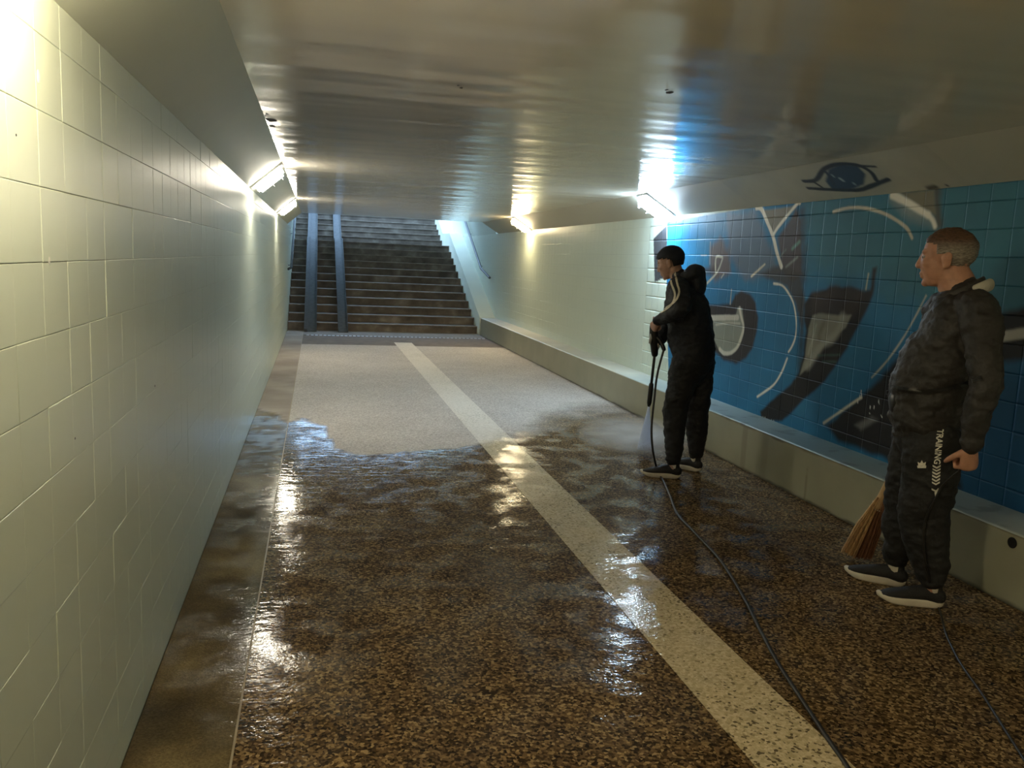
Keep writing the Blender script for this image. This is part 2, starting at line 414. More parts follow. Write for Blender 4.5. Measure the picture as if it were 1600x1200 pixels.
# big black seven with a beige inset
poly(z6([(835, 190), (890, 100), (1050, 50), (1230, 45), (1340, 80), (1385, 70), (1405, -110), (1440, -120), (1425, 40), (1385, 170), (1300, 340), (1190, 560), (1010, 830), (830, 985), (720, 1100), (650, 1160), (480, 1160), (470, 1080), (600, 960), (730, 850), (790, 760), (830, 600), (850, 400), (835, 300)]), BLK, .018)
poly(z6([(900, 90), (1100, 45), (1330, 80), (1300, 220), (1240, 280), (900, 270)]), (.050, .036, .030), .05, .8)
poly(z6([(905, 285), (960, 265), (1110, 280), (1225, 280), (1180, 385), (1000, 540), (880, 700), (795, 785), (838, 640), (870, 390)]), (.30, .30, .25), .012)
line(z6([(1150, 300), (1100, 450), (980, 540), (860, 700)]), .05, (.42, .42, .37), .03, .8)
line(z6([(935, 360), (905, 480), (870, 600)]), .02, (.5, .5, .44), .015, .8)
line(z6([(1000, 350), (960, 430), (960, 470)]), .03, (.16, .15, .12), .03, .7)
line(z6([(950, 615), (1130, 610)]), .012, (.07, .14, .12), .012, .8)
line(z6([(990, 665), (1100, 670)]), .012, (.07, .14, .12), .012, .8)
# ring with a beige heart
poly(z6([(40, 195), (225, 188), (260, 110), (310, 75), (380, 100), (430, 180), (450, 300), (440, 420), (410, 540), (350, 640), (270, 685), (170, 655), (100, 600), (40, 500)]), (.030, .026, .030), .022)
poly(z6([(40, 295), (265, 288), (280, 215), (320, 220), (332, 330), (325, 440), (280, 550), (230, 605), (170, 615), (125, 580), (80, 470), (40, 370)]), (.27, .29, .25), .008)
line(z6([(30, 305), (170, 300), (280, 300)]), .045, (.62, .60, .53), .008)
line(z6([(297, 225), (312, 300), (328, 370), (318, 440), (280, 540), (225, 592), (165, 595), (130, 562)]), .032, (.68, .66, .58), .008)
line(z6([(100, 360), (200, 345), (300, 350)]), .018, (.6, .58, .5), .01, .8)
# white outlines and glints
line([(1182, 325), (1190, 327), (1200, 350), (1208, 370), (1214, 395), (1221, 417)], .034)
line([(1250, 317), (1245, 319), (1235, 331), (1215, 356), (1208, 368)], .026)
line([(1195, 413), (1174, 432)], .016, (.7, .66, .55))
line([(1249, 378), (1238, 389)], .022, (.16, .30, .25), .012)
line([(1246, 402), (1228, 417)], .014, (.28, .31, .28), .012)
line([(1228, 390), (1220, 400)], .010, (.20, .26, .24), .012)
line([(1209, 443), (1222, 446), (1232, 458), (1240, 475), (1244, 500), (1243, 525), (1238, 540), (1232, 550)], .015)
line([(1230, 560), (1222, 580), (1210, 600), (1195, 612), (1183, 620)], .017)
line([(1302, 331), (1325, 325), (1350, 325), (1380, 333), (1405, 347), (1418, 358), (1425, 372)], .019, (.62, .60, .50))
poly([(1392, 312), (1420, 318), (1452, 336), (1462, 356), (1440, 348), (1420, 340)], (.30, .34, .34), .05, .8)
line([(1463, 292), (1464, 320), (1468, 350)], .045, (.10, .088, .062), .04, .9)
poly([(1405, 300), (1460, 296), (1462, 335), (1450, 332), (1420, 316)], (.20, .19, .14), .015)
line([(1394, 305), (1410, 312), (1435, 327), (1450, 336)], .042, WHT, .012)
line([(1450, 336), (1457, 344), (1461, 354)], .026, WHT, .012)
line([(1447, 462), (1430, 495), (1410, 530), (1385, 565), (1362, 590)], .011, (.60, .60, .52))
poly([(1405, 560), (1375, 590), (1340, 625), (1290, 664), (1310, 690), (1370, 712), (1500, 760), (1480, 600)], BLK, .03)
poly([(1335, 664), (1362, 650), (1372, 656), (1345, 672)], (.17, .17, .17), .02, .8)
line([(1346, 621), (1335, 628), (1287, 661)], .017, (.66, .64, .55))
line([(1357, 428), (1353, 452)], .011, (.55, .58, .48))
poly([(1500, 480), (1560, 488), (1800, 440), (1800, 640), (1600, 562), (1500, 580)], BLK, .03)
line([(1500, 536), (1560, 526), (1600, 521), (1720, 505)], .050, (.58, .55, .46), .01)
line([(1129, 402), (1119, 402), (1118, 424)], .020, (.62, .60, .50))
line([(1129, 404), (1120, 426), (1100, 447)], .020, (.55, .54, .46))
line([(1110, 378), (1109, 413)], .007, (.6, .6, .55)); line([(1092, 417), (1092, 426)], .010, (.6, .6, .55))
line([(1143, 452), (1141, 475)], .010, (.65, .62, .52)); line([(1095, 399), (1104, 399)], .006, (.6, .6, .55))
line([(1131, 428), (1127, 434)], .012, (.55, .55, .48))
for _ in range(26):  # pale drips at the wall foot, then wet glints painted as specks
    cx, cy = (random.gauss(1196, 9), random.gauss(655, 4)) if _ < 15 else (random.uniform(1335, 1400), random.uniform(605, 650))
    line([(cx, cy), (cx + random.uniform(-1, 1), cy + random.uniform(1, 5))], .006, (.75, .74, .70), .002)

def seg_dist(P, A, B):
    d = B - A; t = np.clip(((P - A) @ d) / max(d @ d, 1e-12), 0, 1)
    return np.hypot(*(P - (A + t[:, None] * d)).T)
def poly_sd(P, V):
    ins = np.zeros(len(P), bool); dist = np.full(len(P), 1e9); n = len(V)
    for i in range(n):
        a = V[i]; b = V[(i + 1) % n]
        dist = np.minimum(dist, seg_dist(P, a, b))
        c = ((a[1] > P[:, 1]) != (b[1] > P[:, 1]))
        with np.errstate(divide='ignore', invalid='ignore'):
            xi = (b[0] - a[0]) * (P[:, 1] - a[1]) / (b[1] - a[1]) + a[0]
        ins ^= c & (P[:, 0] < xi)
    return np.where(ins, -dist, dist)
def dense(V, closed=False):
    pts = smooth_path([Vector((a, b, 0)) for a, b in V], 5) if len(V) > 2 else [Vector((a, b, 0)) for a, b in V]
    return np.array([(p.x, p.y) for p in pts])
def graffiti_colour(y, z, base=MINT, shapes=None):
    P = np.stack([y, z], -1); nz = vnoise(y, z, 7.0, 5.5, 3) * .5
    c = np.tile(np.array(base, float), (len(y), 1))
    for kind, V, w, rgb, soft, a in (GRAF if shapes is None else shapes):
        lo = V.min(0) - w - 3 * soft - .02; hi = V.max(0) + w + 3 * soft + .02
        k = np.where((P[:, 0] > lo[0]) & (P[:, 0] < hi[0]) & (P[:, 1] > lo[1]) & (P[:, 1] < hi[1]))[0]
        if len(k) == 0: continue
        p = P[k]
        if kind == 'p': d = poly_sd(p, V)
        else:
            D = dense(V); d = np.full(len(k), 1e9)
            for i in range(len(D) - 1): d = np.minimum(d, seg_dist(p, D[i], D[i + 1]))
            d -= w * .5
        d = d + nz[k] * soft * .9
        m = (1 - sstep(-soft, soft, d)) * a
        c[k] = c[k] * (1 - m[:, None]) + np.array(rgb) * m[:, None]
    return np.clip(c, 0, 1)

# left wall: painted tiles
wl = tag(box_obj('wall_left', (XL - .25, XL - .0025, Y0, 29.5, -.1, ZL), M['grout']), kind='structure')
box_obj('stairwell_wall', (XL - .25, XL, 20.0, 29.5, ZL, 4.4), M['wall'], wl)
box_obj('stairwell_wall', (XL - .25, XL, Y1 + .25, 20.0, ZL, 4.4), M['wall'], wl)
def tile_verts(w, h, t=.004, r=.0013):
    """front face at x=0 (towards +x when mirrored), size w (y) by h (z)"""
    a, b = w / 2, h / 2
    v = [(-t, -a, -b), (-t, a, -b), (-t, a, b), (-t, -a, b)]
    v += [(-r * .5, -a, -b), (-r * .5, a, -b), (-r * .5, a, b), (-r * .5, -a, b)]
    v += [(0, -a + r, -b + r), (0, a - r, -b + r), (0, a - r, b - r), (0, -a + r, b - r)]
    f = [(8, 9, 10, 11)]
    for k in range(4):
        n = (k + 1) % 4
        f += [(4 + k, 4 + n, 8 + n, 8 + k), (k, n, 4 + n, 4 + k)]
    return v, f
TW, TH, GAP = .182, .158, .0012
rows = []; z = 1.849 - .158 * 12
while z < ZL - .01:
    a, b = max(z, 0.0), min(z + TH, ZL)
    if b - a > .02: rows.append((a, b))
    z += TH
shared = {}
def tile_mesh(h):
    k = round(h, 3)
    if k not in shared:
        v, f = tile_verts(TW - GAP, h - GAP); shared[k] = pydata('tile', v, f); shared[k].materials.append(M['tile'])
    return shared[k]
ncol = 300 // len(rows); yk = 1.977 - 2 * TW
for j in range(ncol):
    for a, b in rows:
        o = bpy.data.objects.new('tile', tile_mesh(b - a)); link(o, wl)
        o.location = (XL + random.gauss(0, .0003), yk + (j + .5) * TW, (a + b) / 2)
        o.rotation_euler = (0, random.gauss(0, .0009), random.gauss(0, .0009))
def tile_mass(name, spans, x, w, sign, parent, mat):
    V, Fc = [], []
    for ya, yb in spans:
        n = int(round((yb - ya) / w))
        for j in range(n):
            for a, b in rows_r if sign < 0 else rows:
                v, f = tile_verts(w - .0008, b - a - .0008)
                rx, rz, dx = random.gauss(0, .0005), random.gauss(0, .0005), random.gauss(0, .0001)
                base = len(V)
                for p in v:
                    V.append((x + sign * (p[0] + dx + rx * p[1] + rz * p[2]), ya + (j + .5) * w + p[1], (a + b) / 2 + p[2]))
                Fc += [tuple(base + i for i in (q if sign > 0 else q[::-1])) for q in f]
    o = put(name, pydata(name, V, Fc), mat, parent); o['kind'] = 'stuff'; return o
ye = yk + ncol * TW
tile_mass('tiling', [(yk - TW * 42, yk), (ye, ye + TW * round((29.3 - ye) / TW))], XL, TW, 1, wl, M['tile'])

# right wall
wr = tag(box_obj('wall_right', (XR + .0025, XR + .25, Y0, 29.5, -.1, ZR), M['grout_dark']), kind='structure')
box_obj('stairwell_wall', (XR, XR + .25, Y1 + .25, 29.5, ZR, 4.4), M['wall'], wr)
RW, RH = .177, .156
rows_r = []; z = 1.87 - RH * 10
while z < ZR - .01:
    a, b = max(z, LZ - .02), min(z + RH, ZR)
    if b - a > .02: rows_r.append((a, b))
    z += RH
def painted_tile(ya, yb, za, zb, step):
    n = max(3, int((yb - ya) / step)); m = max(3, int((zb - za) / step))
    g = .0004
    ys = np.linspace(ya + g, yb - g, n); zs = np.linspace(za + g, zb - g, m)
    ys = np.concatenate([[ys[0]], ys, [ys[-1]]]); zs = np.concatenate([[zs[0]], zs, [zs[-1]]])
    YY, ZZ = np.meshgrid(ys, zs, indexing='ij')
    tx, tz, dx = random.gauss(0, .0008), random.gauss(0, .0008), random.gauss(0, .0002)
    X = XR - dx + (YY - (ya + yb) / 2) * tx + (ZZ - (za + zb) / 2) * tz
    X[[0, -1], :] += .0008; X[:, [0, -1]] += .0008
    X[0, :] = X[0, :].clip(max=XR + .008); X[-1, :] = X[-1, :].clip(max=XR + .008)
    return np.stack([X, YY, ZZ], -1)
ry0 = 3.869 - RW; ncr = 300 // len(rows_r)
for j in range(ncr):
    for a, b in rows_r:
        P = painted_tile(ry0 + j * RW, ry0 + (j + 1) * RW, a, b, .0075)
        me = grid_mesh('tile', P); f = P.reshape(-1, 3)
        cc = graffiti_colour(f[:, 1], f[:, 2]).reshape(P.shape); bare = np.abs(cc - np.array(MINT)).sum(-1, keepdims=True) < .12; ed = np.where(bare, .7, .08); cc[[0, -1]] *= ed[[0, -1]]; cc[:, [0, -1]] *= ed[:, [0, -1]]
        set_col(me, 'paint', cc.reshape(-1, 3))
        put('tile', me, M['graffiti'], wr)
# further painted tiles, joined
def painted_mass(spans, step):
    Vs, Cs, Fs, base = [], [], [], 0
    for ya, yb in spans:
        n = int(round((yb - ya) / RW))
        for j in range(n):
            for a, b in rows_r:
                P = painted_tile(ya + j * RW, ya + (j + 1) * RW, a, b, step); n1, m1 = P.shape[:2]
                idx = base + np.arange(n1 * m1).reshape(n1, m1)
                Fs.append(np.stack([idx[:-1, :-1], idx[1:, :-1], idx[1:, 1:], idx[:-1, 1:]], -1).reshape(-1, 4)); Vs.append(P.reshape(-1, 3)); base += n1 * m1
    V = np.concatenate(Vs); Fq = np.concatenate(Fs)
    me = bpy.data.meshes.new('painted_tiling'); me.vertices.add(len(V)); me.vertices.foreach_set('co', V.reshape(-1).astype(np.float32))
    me.loops.add(len(Fq) * 4); me.loops.foreach_set('vertex_index', Fq.reshape(-1).astype(np.int32))
    me.polygons.add(len(Fq)); me.polygons.foreach_set('loop_start', np.arange(0, len(Fq) * 4, 4, dtype=np.int32)); me.update(calc_edges=True)
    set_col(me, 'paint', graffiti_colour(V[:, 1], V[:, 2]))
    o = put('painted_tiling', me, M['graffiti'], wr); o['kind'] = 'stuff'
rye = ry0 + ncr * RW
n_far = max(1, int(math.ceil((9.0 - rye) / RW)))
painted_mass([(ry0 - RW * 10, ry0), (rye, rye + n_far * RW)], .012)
ys2 = rye + n_far * RW; yn2 = ry0 - RW * 10
tile_mass('tiling', [(yn2 - RW * 44, yn2), (ys2, ys2 + RW * round((29.3 - ys2) / RW))], XR, RW, -1, wr, M['tile'])
for (px, py, r) in ((951, 530, .012), (938, 549, .006), (905, 505, .005)):
    p = on_x(px, py, XR); bm = bmesh.new(); blob(bm, (XR, p.y, p.z), (.002, r, r * 1.3), seg=10); put('paint_chip', from_bm('paint_chip', bm), simple('white_plaster_chip', (.8, .8, .76), .7), wr)
for (px, py, r) in ((25, 211, .0025), (60, 120, .012), (77, 407, .008), (242, 603, .004), (117, 685, .003)):
    p = on_x(px, py, XL); bm = bmesh.new(); blob(bm, (XL, p.y, p.z), (.0015, r, r * 1.2), seg=10)
    put('paint_chip', from_bm('paint_chip', bm), M['black'] if r < .0045 else bpy.data.materials['white_plaster_chip'], wl)

# end wall behind the viewpoint
tag(box_obj('wall_back', (XL - .25, XR + .25, Y0 - .2, Y0, -.1, 2.6), M['wall']), kind='structure')

# ------------------------------------------------------------------ ceiling, slopes, ledge
ceil = tag(box_obj('ceiling', (CXL - .05, CXR + .05, Y0, Y1, ZC, ZC + .3), M['ceiling']), kind='structure')
box_obj('stairwell_roof', (XL - .25, XR + .25, Y1 + .25, 20.8, 3.7, 4.0), M['wall'], ceil)
box_obj('lintel', (XL - .25, XR + .25, Y1, Y1 + .25, ZC + .02, 4.4), M['wall'], ceil)
for (px, py, s) in ((423, 187, .030), (426, 197, .018), (418, 178, .012), (428, 219, .008), (720, 137, .010), (716, 133, .006), (1046, 144, .014), (1042, 140, .008)):
    d = ray(px, py); p = CO + d * ((ZC - CAM_H) / d.z)
    bm = bmesh.new(); bmesh.ops.create_circle(bm, cap_ends=True, segments=7, radius=s, matrix=Matrix.Translation((p.x, p.y, ZC - .0015)) @ Matrix.Diagonal((1, 2.0, 1, 1)))
    for v in bm.verts: v.co.x += random.uniform(-.4, .4) * s; v.co.y += random.uniform(-.6, .6) * s
    bmesh.ops.reverse_faces(bm, faces=bm.faces[:])
    put('peeled_patch', from_bm('peeled_patch', bm), simple('bare_concrete', (.12, .11, .10), .9), ceil)
def slope_mesh(name, xa, za, xb, zb, ya, yb, step, n_across):
    ys = np.arange(ya, yb + 1e-6, step); ts = np.linspace(0, 1, n_across)
    T, Yg = np.meshgrid(ts, ys, indexing='ij')
    return grid_mesh(name, np.stack([xa + (xb - xa) * T, Yg, za + (zb - za) * T], -1)), T, Yg
def slope_solid(name, pts, ya, yb, mat):
    """prism with the cross-section pts (x, z)"""
    bm = bmesh.new(); A = [bm.verts.new((x, ya, z)) for x, z in pts]; B = [bm.verts.new((x, yb, z)) for x, z in pts]
    n = len(pts)
    for k in range(n): bm.faces.new((A[k], A[(k + 1) % n], B[(k + 1) % n], B[k]))
    bm.faces.new(A[::-1]); bm.faces.new(B); bmesh.ops.recalc_face_normals(bm, faces=bm.faces[:])
    return put(name, from_bm(name, bm), mat)
t1 = tag(slope_solid('trim_1', [(XL - .02, ZL), (XL, ZL), (CXL, ZC), (CXL, ZC + .2), (XL - .2, ZC + .2), (XL - .2, ZL)], Y0, Y1, M['slope']), kind='structure')
t2 = tag(slope_solid('trim_2', [(XR, ZR), (CXR, ZC), (CXR, ZC + .2), (XR + .2, ZC + .2), (XR + .2, ZR)], Y0, Y1, M['slope_r']), kind='structure')
# the eye sprayed on the right slope
sn = Vector((ZC - ZR, 0, XR - CXR)).normalized()   # along z up / x out
su = Vector((CXR - XR, 0, ZC - ZR)); sl = su.length; su.normalize(); nrm = Vector((-su.z, 0, su.x)) * -1
if nrm.z > 0: nrm = -nrm
def on_slope(px, py):
    d = ray(px, py); p0 = Vector((XR, 0, ZR)); t = (p0 - CO).dot(nrm) / d.dot(nrm); p = CO + d * t
    return (p.y, (p - p0).dot(su))
def S(pts): return np.array([on_slope(*p) for p in pts])
INK = (.012, .018, .035); EYEB = (.020, .050, .110)
EYE = []
ln = lambda pts, w, rgb=INK, soft=.008, a=1.0: EYE.append(('l', S(pts), w * 1.55, rgb, soft, a))
pg = lambda pts, rgb, soft=.01, a=1.0: EYE.append(('p', S(pts), 0, rgb, soft, a))
pg([(1290, 283), (1294, 264), (1315, 256), (1340, 259), (1353, 272), (1349, 288), (1328, 297), (1300, 296)], EYEB, .015)
ln([(1256, 283), (1275, 281), (1288, 264), (1310, 256), (1340, 258), (1360, 268), (1370, 282)], .026)
ln([(1263, 294), (1300, 296), (1340, 297), (1365, 289), (1388, 280)], .026)
ln([(1340, 259), (1368, 260)], .016); ln([(1270, 283), (1284, 292)], .018)
ln([(1290, 268), (1298, 278), (1304, 290)], .02, (.02, .04, .08)); 
ln([(1300, 273), (1303, 276)], .012, (.35, .4, .42)); ln([(1313, 279), (1317, 282)], .018, (.42, .46, .48)); ln([(1334, 286), (1336, 288)], .012, (.3, .36, .4))
ln([(1172, 321), (1176, 324)], .02, INK); ln([(1452, 294), (1462, 292)], .03, (.07, .06, .045), .02)
ln([(1479, 289), (1481, 290)], .014, INK)
ya, yb, st = 4.2, 6.7, .009
ys = np.arange(ya, yb, st); ts = np.arange(0, sl + 1e-6, .009)
T, Yg = np.meshgrid(ts, ys, indexing='ij')
P = np.stack([XR + su.x * T + nrm.x * .0012, Yg, ZR + su.z * T + nrm.z * .0012], -1)
me = grid_mesh('sprayed_slope', P)
set_col(me, 'paint', graffiti_colour(Yg.reshape(-1), T.reshape(-1), base=(.50, .475, .385), shapes=EYE))
put('painted_eye', me, M['slope_p'], t2)

# ledge along the right wall, its top oversprayed blue
def ledge_colour(y, s, top):
    nz = vnoise(y, s, 5.0, 2.2)
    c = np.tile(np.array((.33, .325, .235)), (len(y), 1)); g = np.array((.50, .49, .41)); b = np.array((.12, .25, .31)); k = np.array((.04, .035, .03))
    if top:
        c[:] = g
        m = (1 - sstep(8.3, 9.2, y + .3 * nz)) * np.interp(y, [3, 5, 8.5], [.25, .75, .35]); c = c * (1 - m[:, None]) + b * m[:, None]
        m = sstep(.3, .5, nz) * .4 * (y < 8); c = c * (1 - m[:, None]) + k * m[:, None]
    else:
        m = (1 - sstep(.006, .02, s + .01 * nz)) * .85; c = c * (1 - m[:, None]) + k * m[:, None]      # darker line at the floor joint
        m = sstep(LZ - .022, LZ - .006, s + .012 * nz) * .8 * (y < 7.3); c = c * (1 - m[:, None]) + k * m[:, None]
        for yy, wd, a in ((5.93, .045, .35), (5.62, .05, .25), (6.75, .05, .25), (5.04, .004, .6), (7.3, .1, .2)):  # cast leg shadows painted as soft bands; the thinnest is a joint
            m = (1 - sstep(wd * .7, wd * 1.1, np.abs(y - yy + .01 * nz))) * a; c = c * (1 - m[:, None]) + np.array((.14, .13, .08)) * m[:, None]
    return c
ledge = empty('trim_3', (LX, 0, 0)); ledge['kind'] = 'structure'
ys = np.concatenate([np.arange(Y0, 2.5, .25), np.arange(2.5, 9.6, .02), np.arange(9.6, 17.3, .25)])
zs = np.linspace(-.03, LZ - .008, 36)
Yg, Zg = np.meshgrid(ys, zs, indexing='ij'); P = np.stack([np.full_like(Yg, LX), Yg, Zg], -1)
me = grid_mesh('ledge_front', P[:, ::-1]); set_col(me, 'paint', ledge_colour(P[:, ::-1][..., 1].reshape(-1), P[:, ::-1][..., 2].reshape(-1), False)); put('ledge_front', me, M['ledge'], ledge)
xs = np.concatenate([[0.0, .003], np.linspace(.009, XR - LX, 14)])
Yg, Xg = np.meshgrid(ys, xs, indexing='ij'); Zt = np.where(Xg < .001, LZ - .008, np.where(Xg < .005, LZ - .002, LZ))
P = np.stack([LX + Xg, Yg, Zt], -1)[:, ::-1]; P = P[::-1][:, ::1]
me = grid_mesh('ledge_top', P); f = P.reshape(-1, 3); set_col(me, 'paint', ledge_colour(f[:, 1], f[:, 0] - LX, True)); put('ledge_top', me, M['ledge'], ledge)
p = on_x(1582, 848, LX)
bm = bmesh.new(); tube(bm, [(LX - .004, p.y, p.z), (LX + .01, p.y, p.z)], [.027, .027], seg=24, caps=False); put('drain_hole', from_bm('drain_hole', bm), M['dark'], ledge)

# ------------------------------------------------------------------ stairs
stairs = tag(empty('staircase', (1.4, YS, 0)), 'wide worn brown staircase climbing to daylight at the tunnel end', 'staircase')
LAND = 1.30
Y = YS; z = 0.0; noses = []
def step(y0, y1, z0, z1):
    bm = bmesh.new(); box(bm, XL + .006, LX, y0, y1, max(z0 - .05, -.05), z1 - .035)
    o = put('step', from_bm('step', bm), M['step'], stairs)
    bm = bmesh.new(); box(bm, XL + .006, LX, y0 - .022, y1, z1 - .035, z1); bmesh.ops.bevel(bm, geom=[e for e in bm.edges if abs(e.verts[0].co.y - e.verts[1].co.y) < 1e-6 and e.verts[0].co.y < y0], offset=.008, segments=2, affect='EDGES')
    put('tread', from_bm('tread', bm), M['step'], o)
    box_obj('nosing', (XL + .007, LX - .001, y0 - .024, y0 + .03, z1 - .016, z1 + .002), M['nosing'], o)
for k in range(12):
    dep = TREAD if k < 11 else LAND
    step(Y, Y + dep + .02, z, z + RISE); Y += dep; z += RISE
for k in range(12):
    dep = TREAD if k < 11 else 1.2
    step(Y, Y + dep + (.02 if k < 11 else 0), z, z + RISE); Y += dep; z += RISE
ZTOP = z; YTOP = Y
tag(box_obj('wall_stair_top', (XL - .25, XR + .25, YTOP + .01, YTOP + .2, -.1, ZTOP), M['wall']), kind='structure')
# sloped kerb on the right of the stairs continuing the ledge
yb1 = YS + TREAD * 12
prof = [(Y1 - .02, -.05), (Y1 - .02, LZ), (YS + 11 * TREAD, LZ + 11 * RISE + .12), (YS + 11 * TREAD + LAND - .1, LZ + 11 * RISE + .14), (YTOP - 1.2, ZTOP + .30), (YTOP, ZTOP + .30), (YTOP, -.05)]
bm = bmesh.new(); A = [bm.verts.new((LX, y, z)) for y, z in prof]; B = [bm.verts.new((XR, y, z)) for y, z in prof]; n = len(prof)
for k in range(n): bm.faces.new((A[k], A[(k + 1) % n], B[(k + 1) % n], B[k]))
bm.faces.new(A[::-1]); bm.faces.new(B); bmesh.ops.recalc_face_normals(bm, faces=bm.faces[:])
put('sloped_kerb', from_bm('sloped_kerb', bm), M['slope'], ledge)
# two steel wheel channels laid over the steps
def channel(name, xa, xb, label, lip):
    t = tag(empty(name, ((xa + xb) / 2, YS - .45, 0)), label, 'ramp', 'steel wheel channels on the stairs')
    up = .02
    path = [(YS - .45, .004), (YS - .02, RISE + up), (YS + 11 * TREAD, 12 * RISE + up), (YS + 11 * TREAD + LAND - .42, 12 * RISE + up), (YS + 11 * TREAD + LAND - .02, 13 * RISE + up), (YTOP - 1.2, ZTOP + up), (YTOP - .9, ZTOP + .004)]
    def strip(nm, x0, x1, h):
        bm = bmesh.new(); prev = None
        for y, z in path:
            ring = [bm.verts.new(p) for p in ((x0, y, z), (x1, y, z), (x1, y, z + h), (x0, y, z + h))]
            if prev:
                for k in range(4): bm.faces.new((prev[k], prev[(k + 1) % 4], ring[(k + 1) % 4], ring[k]))
            else: bm.faces.new(ring)
            prev = ring
        bm.faces.new(prev[::-1]); bmesh.ops.recalc_face_normals(bm, faces=bm.faces[:]); put(nm, from_bm(nm, bm), M['ramp'], t)
    strip('channel_base', xa, xb, .006); strip('channel_lip', xa, xa + lip, .05); strip('channel_lip', xb - .012, xb, .05)
channel('wheel_ramp', -.24, .01, 'wider grey steel wheel channel on the stairs, nearer the left wall', .07)
channel('wheel_ramp', .43, .63, 'narrower grey steel wheel channel on the stairs, second from left wall', .012)
# handrails
def handrail(pts, wall_x, label):
    o = tag(empty('handrail', pts[0]), label, 'handrail')
    bm = bmesh.new(); tube(bm, pts, [.026] * len(pts), seg=12); put('rail', from_bm('rail', bm), M['rail'], o, True)
    a, b = Vector(pts[1]), Vector(pts[2])
    for k in range(5):
        p = a.lerp(b, .04 + .23 * k); bm = bmesh.new(); tube(bm, [p, p + Vector((0, 0, -.07)), Vector((wall_x, p.y, p.z - .075))], [.008] * 3, seg=8); put('bracket', from_bm('bracket', bm), M['rail'], o, True)
xr = 3.60; a = on_x(765, 434, xr); b = on_x(752, 420, xr); c = on_x(727, 346, xr); d = (c - b).normalized()
handrail([(xr, a.y, a.z), (xr, b.y, b.z), tuple(b + d * 7.5)], XR, 'steel handrail on right wall of the stairs')
xl = -.50; b = on_x(455, 418, xl); d = Vector((0, TREAD, RISE * 1.04)).normalized()
handrail([(XL + .02, b.y - .05, b.z - .03), (xl, b.y, b.z), tuple(b + d * 7.5)], XL, 'pale steel handrail on left wall of the stairs')
tag(box_obj('street_slab', (XL - 6, XR + 6, YTOP + .2, YTOP + 6, ZTOP - .3, ZTOP), M['band2']), kind='structure')

# ------------------------------------------------------------------ lamps
def lamp(side, y, colr, strength, label):
    if side == 'L': a = Vector((XL, 0, ZL)); b = Vector((CXL, 0, ZC))
    else: a = Vector((XR, 0, ZR)); b = Vector((CXR, 0, ZC))
    u = (b - a).normalized(); n = Vector((u.z, 0, -u.x)) if side == 'L' else Vector((-u.z, 0, u.x))
    ln_ = (b - a).length; c = (a + b) / 2 + Vector((0, y, 0))
    t = tag(empty('wall_light', c), label, 'lamp', 'lights along the sloped edges')
    def slab(nm, hl, hw, t0, t1, mat, bev):
        bm = bmesh.new(); vs = box(bm, -hl, hl, -hw, hw, t0, t1)
        if bev: bmesh.ops.bevel(bm, geom=bm.edges[:], offset=bev, segments=3, affect='EDGES')
        for v in bm.verts:
            p = v.co.copy(); v.co = c + u * p.x + Vector((0, 1, 0)) * p.y + n * p.z
        bmesh.ops.recalc_face_normals(bm, faces=bm.faces[:])
        return put(nm, from_bm(nm, bm), mat, t)
    m, nt, bs = new_mat('lamp_glow'); bs.inputs['Base Color'].default_value = (.8, .8, .8, 1)
    bs.inputs['Emission Color'].default_value = (*colr, 1); bs.inputs['Emission Strength'].default_value = strength
    slab('housing', ln_ / 2 - .005, .15, -.01, .018, M['metal'], .004)
    slab('diffuser', ln_ / 2 - .040, .125, .018, .080, m, .02)
    bm = bmesh.new()
    for k in (-.6, 0, .6):      # bent wire guard
        q = c + u * (k * ln_ * .45)
        tube(bm, [q + Vector((0, .15, 0)), q + Vector((0, .15, 0)) + n * .100, q + Vector((0, -.15, 0)) + n * .100, q + Vector((0, -.15, 0))], [.0025] * 4, seg=6)
    put('wire_guard', from_bm('wire_guard', bm), M['metal'], t)
    if side == 'R':
        q = c + u * (.12) + Vector((0, .15, 0)); bm = bmesh.new()
        tube(bm, smooth_path([q, q + Vector((-.03, .04, -.03)), q + Vector((-.01, .06, -.09)), q + Vector((.02, .05, -.06))], 6), [.003] * 19, seg=6); put('loose_wire', from_bm('loose_wire', bm), M['metal'], t)
for L_ in LAMPS: lamp(*L_)

# ------------------------------------------------------------------ people
M['skin'] = simple('skin', (.46, .235, .155), .5, var=.12, scale=30, bump=.08, bscale=300)
M['skin2'] = simple('skin_cool', (.44, .26, .19), .5, var=.12, scale=30, bump=.08, bscale=300)
M['eye'] = simple('eye_white', (.30, .27, .25), .4)
M['lip'] = simple('lip', (.36, .15, .11), .45)
M['jacket'] = simple('charcoal_jacket_cloth', (.026, .023, .021), .62, var=.35, scale=9, bump=.35, bscale=45)
M['trousers'] = simple('black_trouser_cloth', (.010, .010, .011), .72, var=.3, scale=9, bump=.3, bscale=50)
M['hoodie'] = simple('navy_black_tracksuit_cloth', (.008, .009, .014), .7, var=.3, scale=9, bump=.3, bscale=50)
M['track'] = simple('black_tracksuit_cloth', (.007, .007, .009), .72, var=.3, scale=9, bump=.3, bscale=50)
M['shoe'] = simple('black_knit_shoe', (.012, .011, .012), .7, bump=.4, bscale=180)
M['sole'] = simple('off_white_sole', (.60, .55, .46), .55)
M['white_print'] = simple('white_print', (.80, .78, .70), .6)
M['tape'] = simple('cream_stripe_tape', (.62, .54, .40), .6)
M['lining'] = simple('cream_collar_lining', (.55, .52, .44), .8, bump=.4, bscale=120)
M['cap'] = simple('dark_navy_cap', (.008, .010, .020), .75, bump=.3, bscale=160)

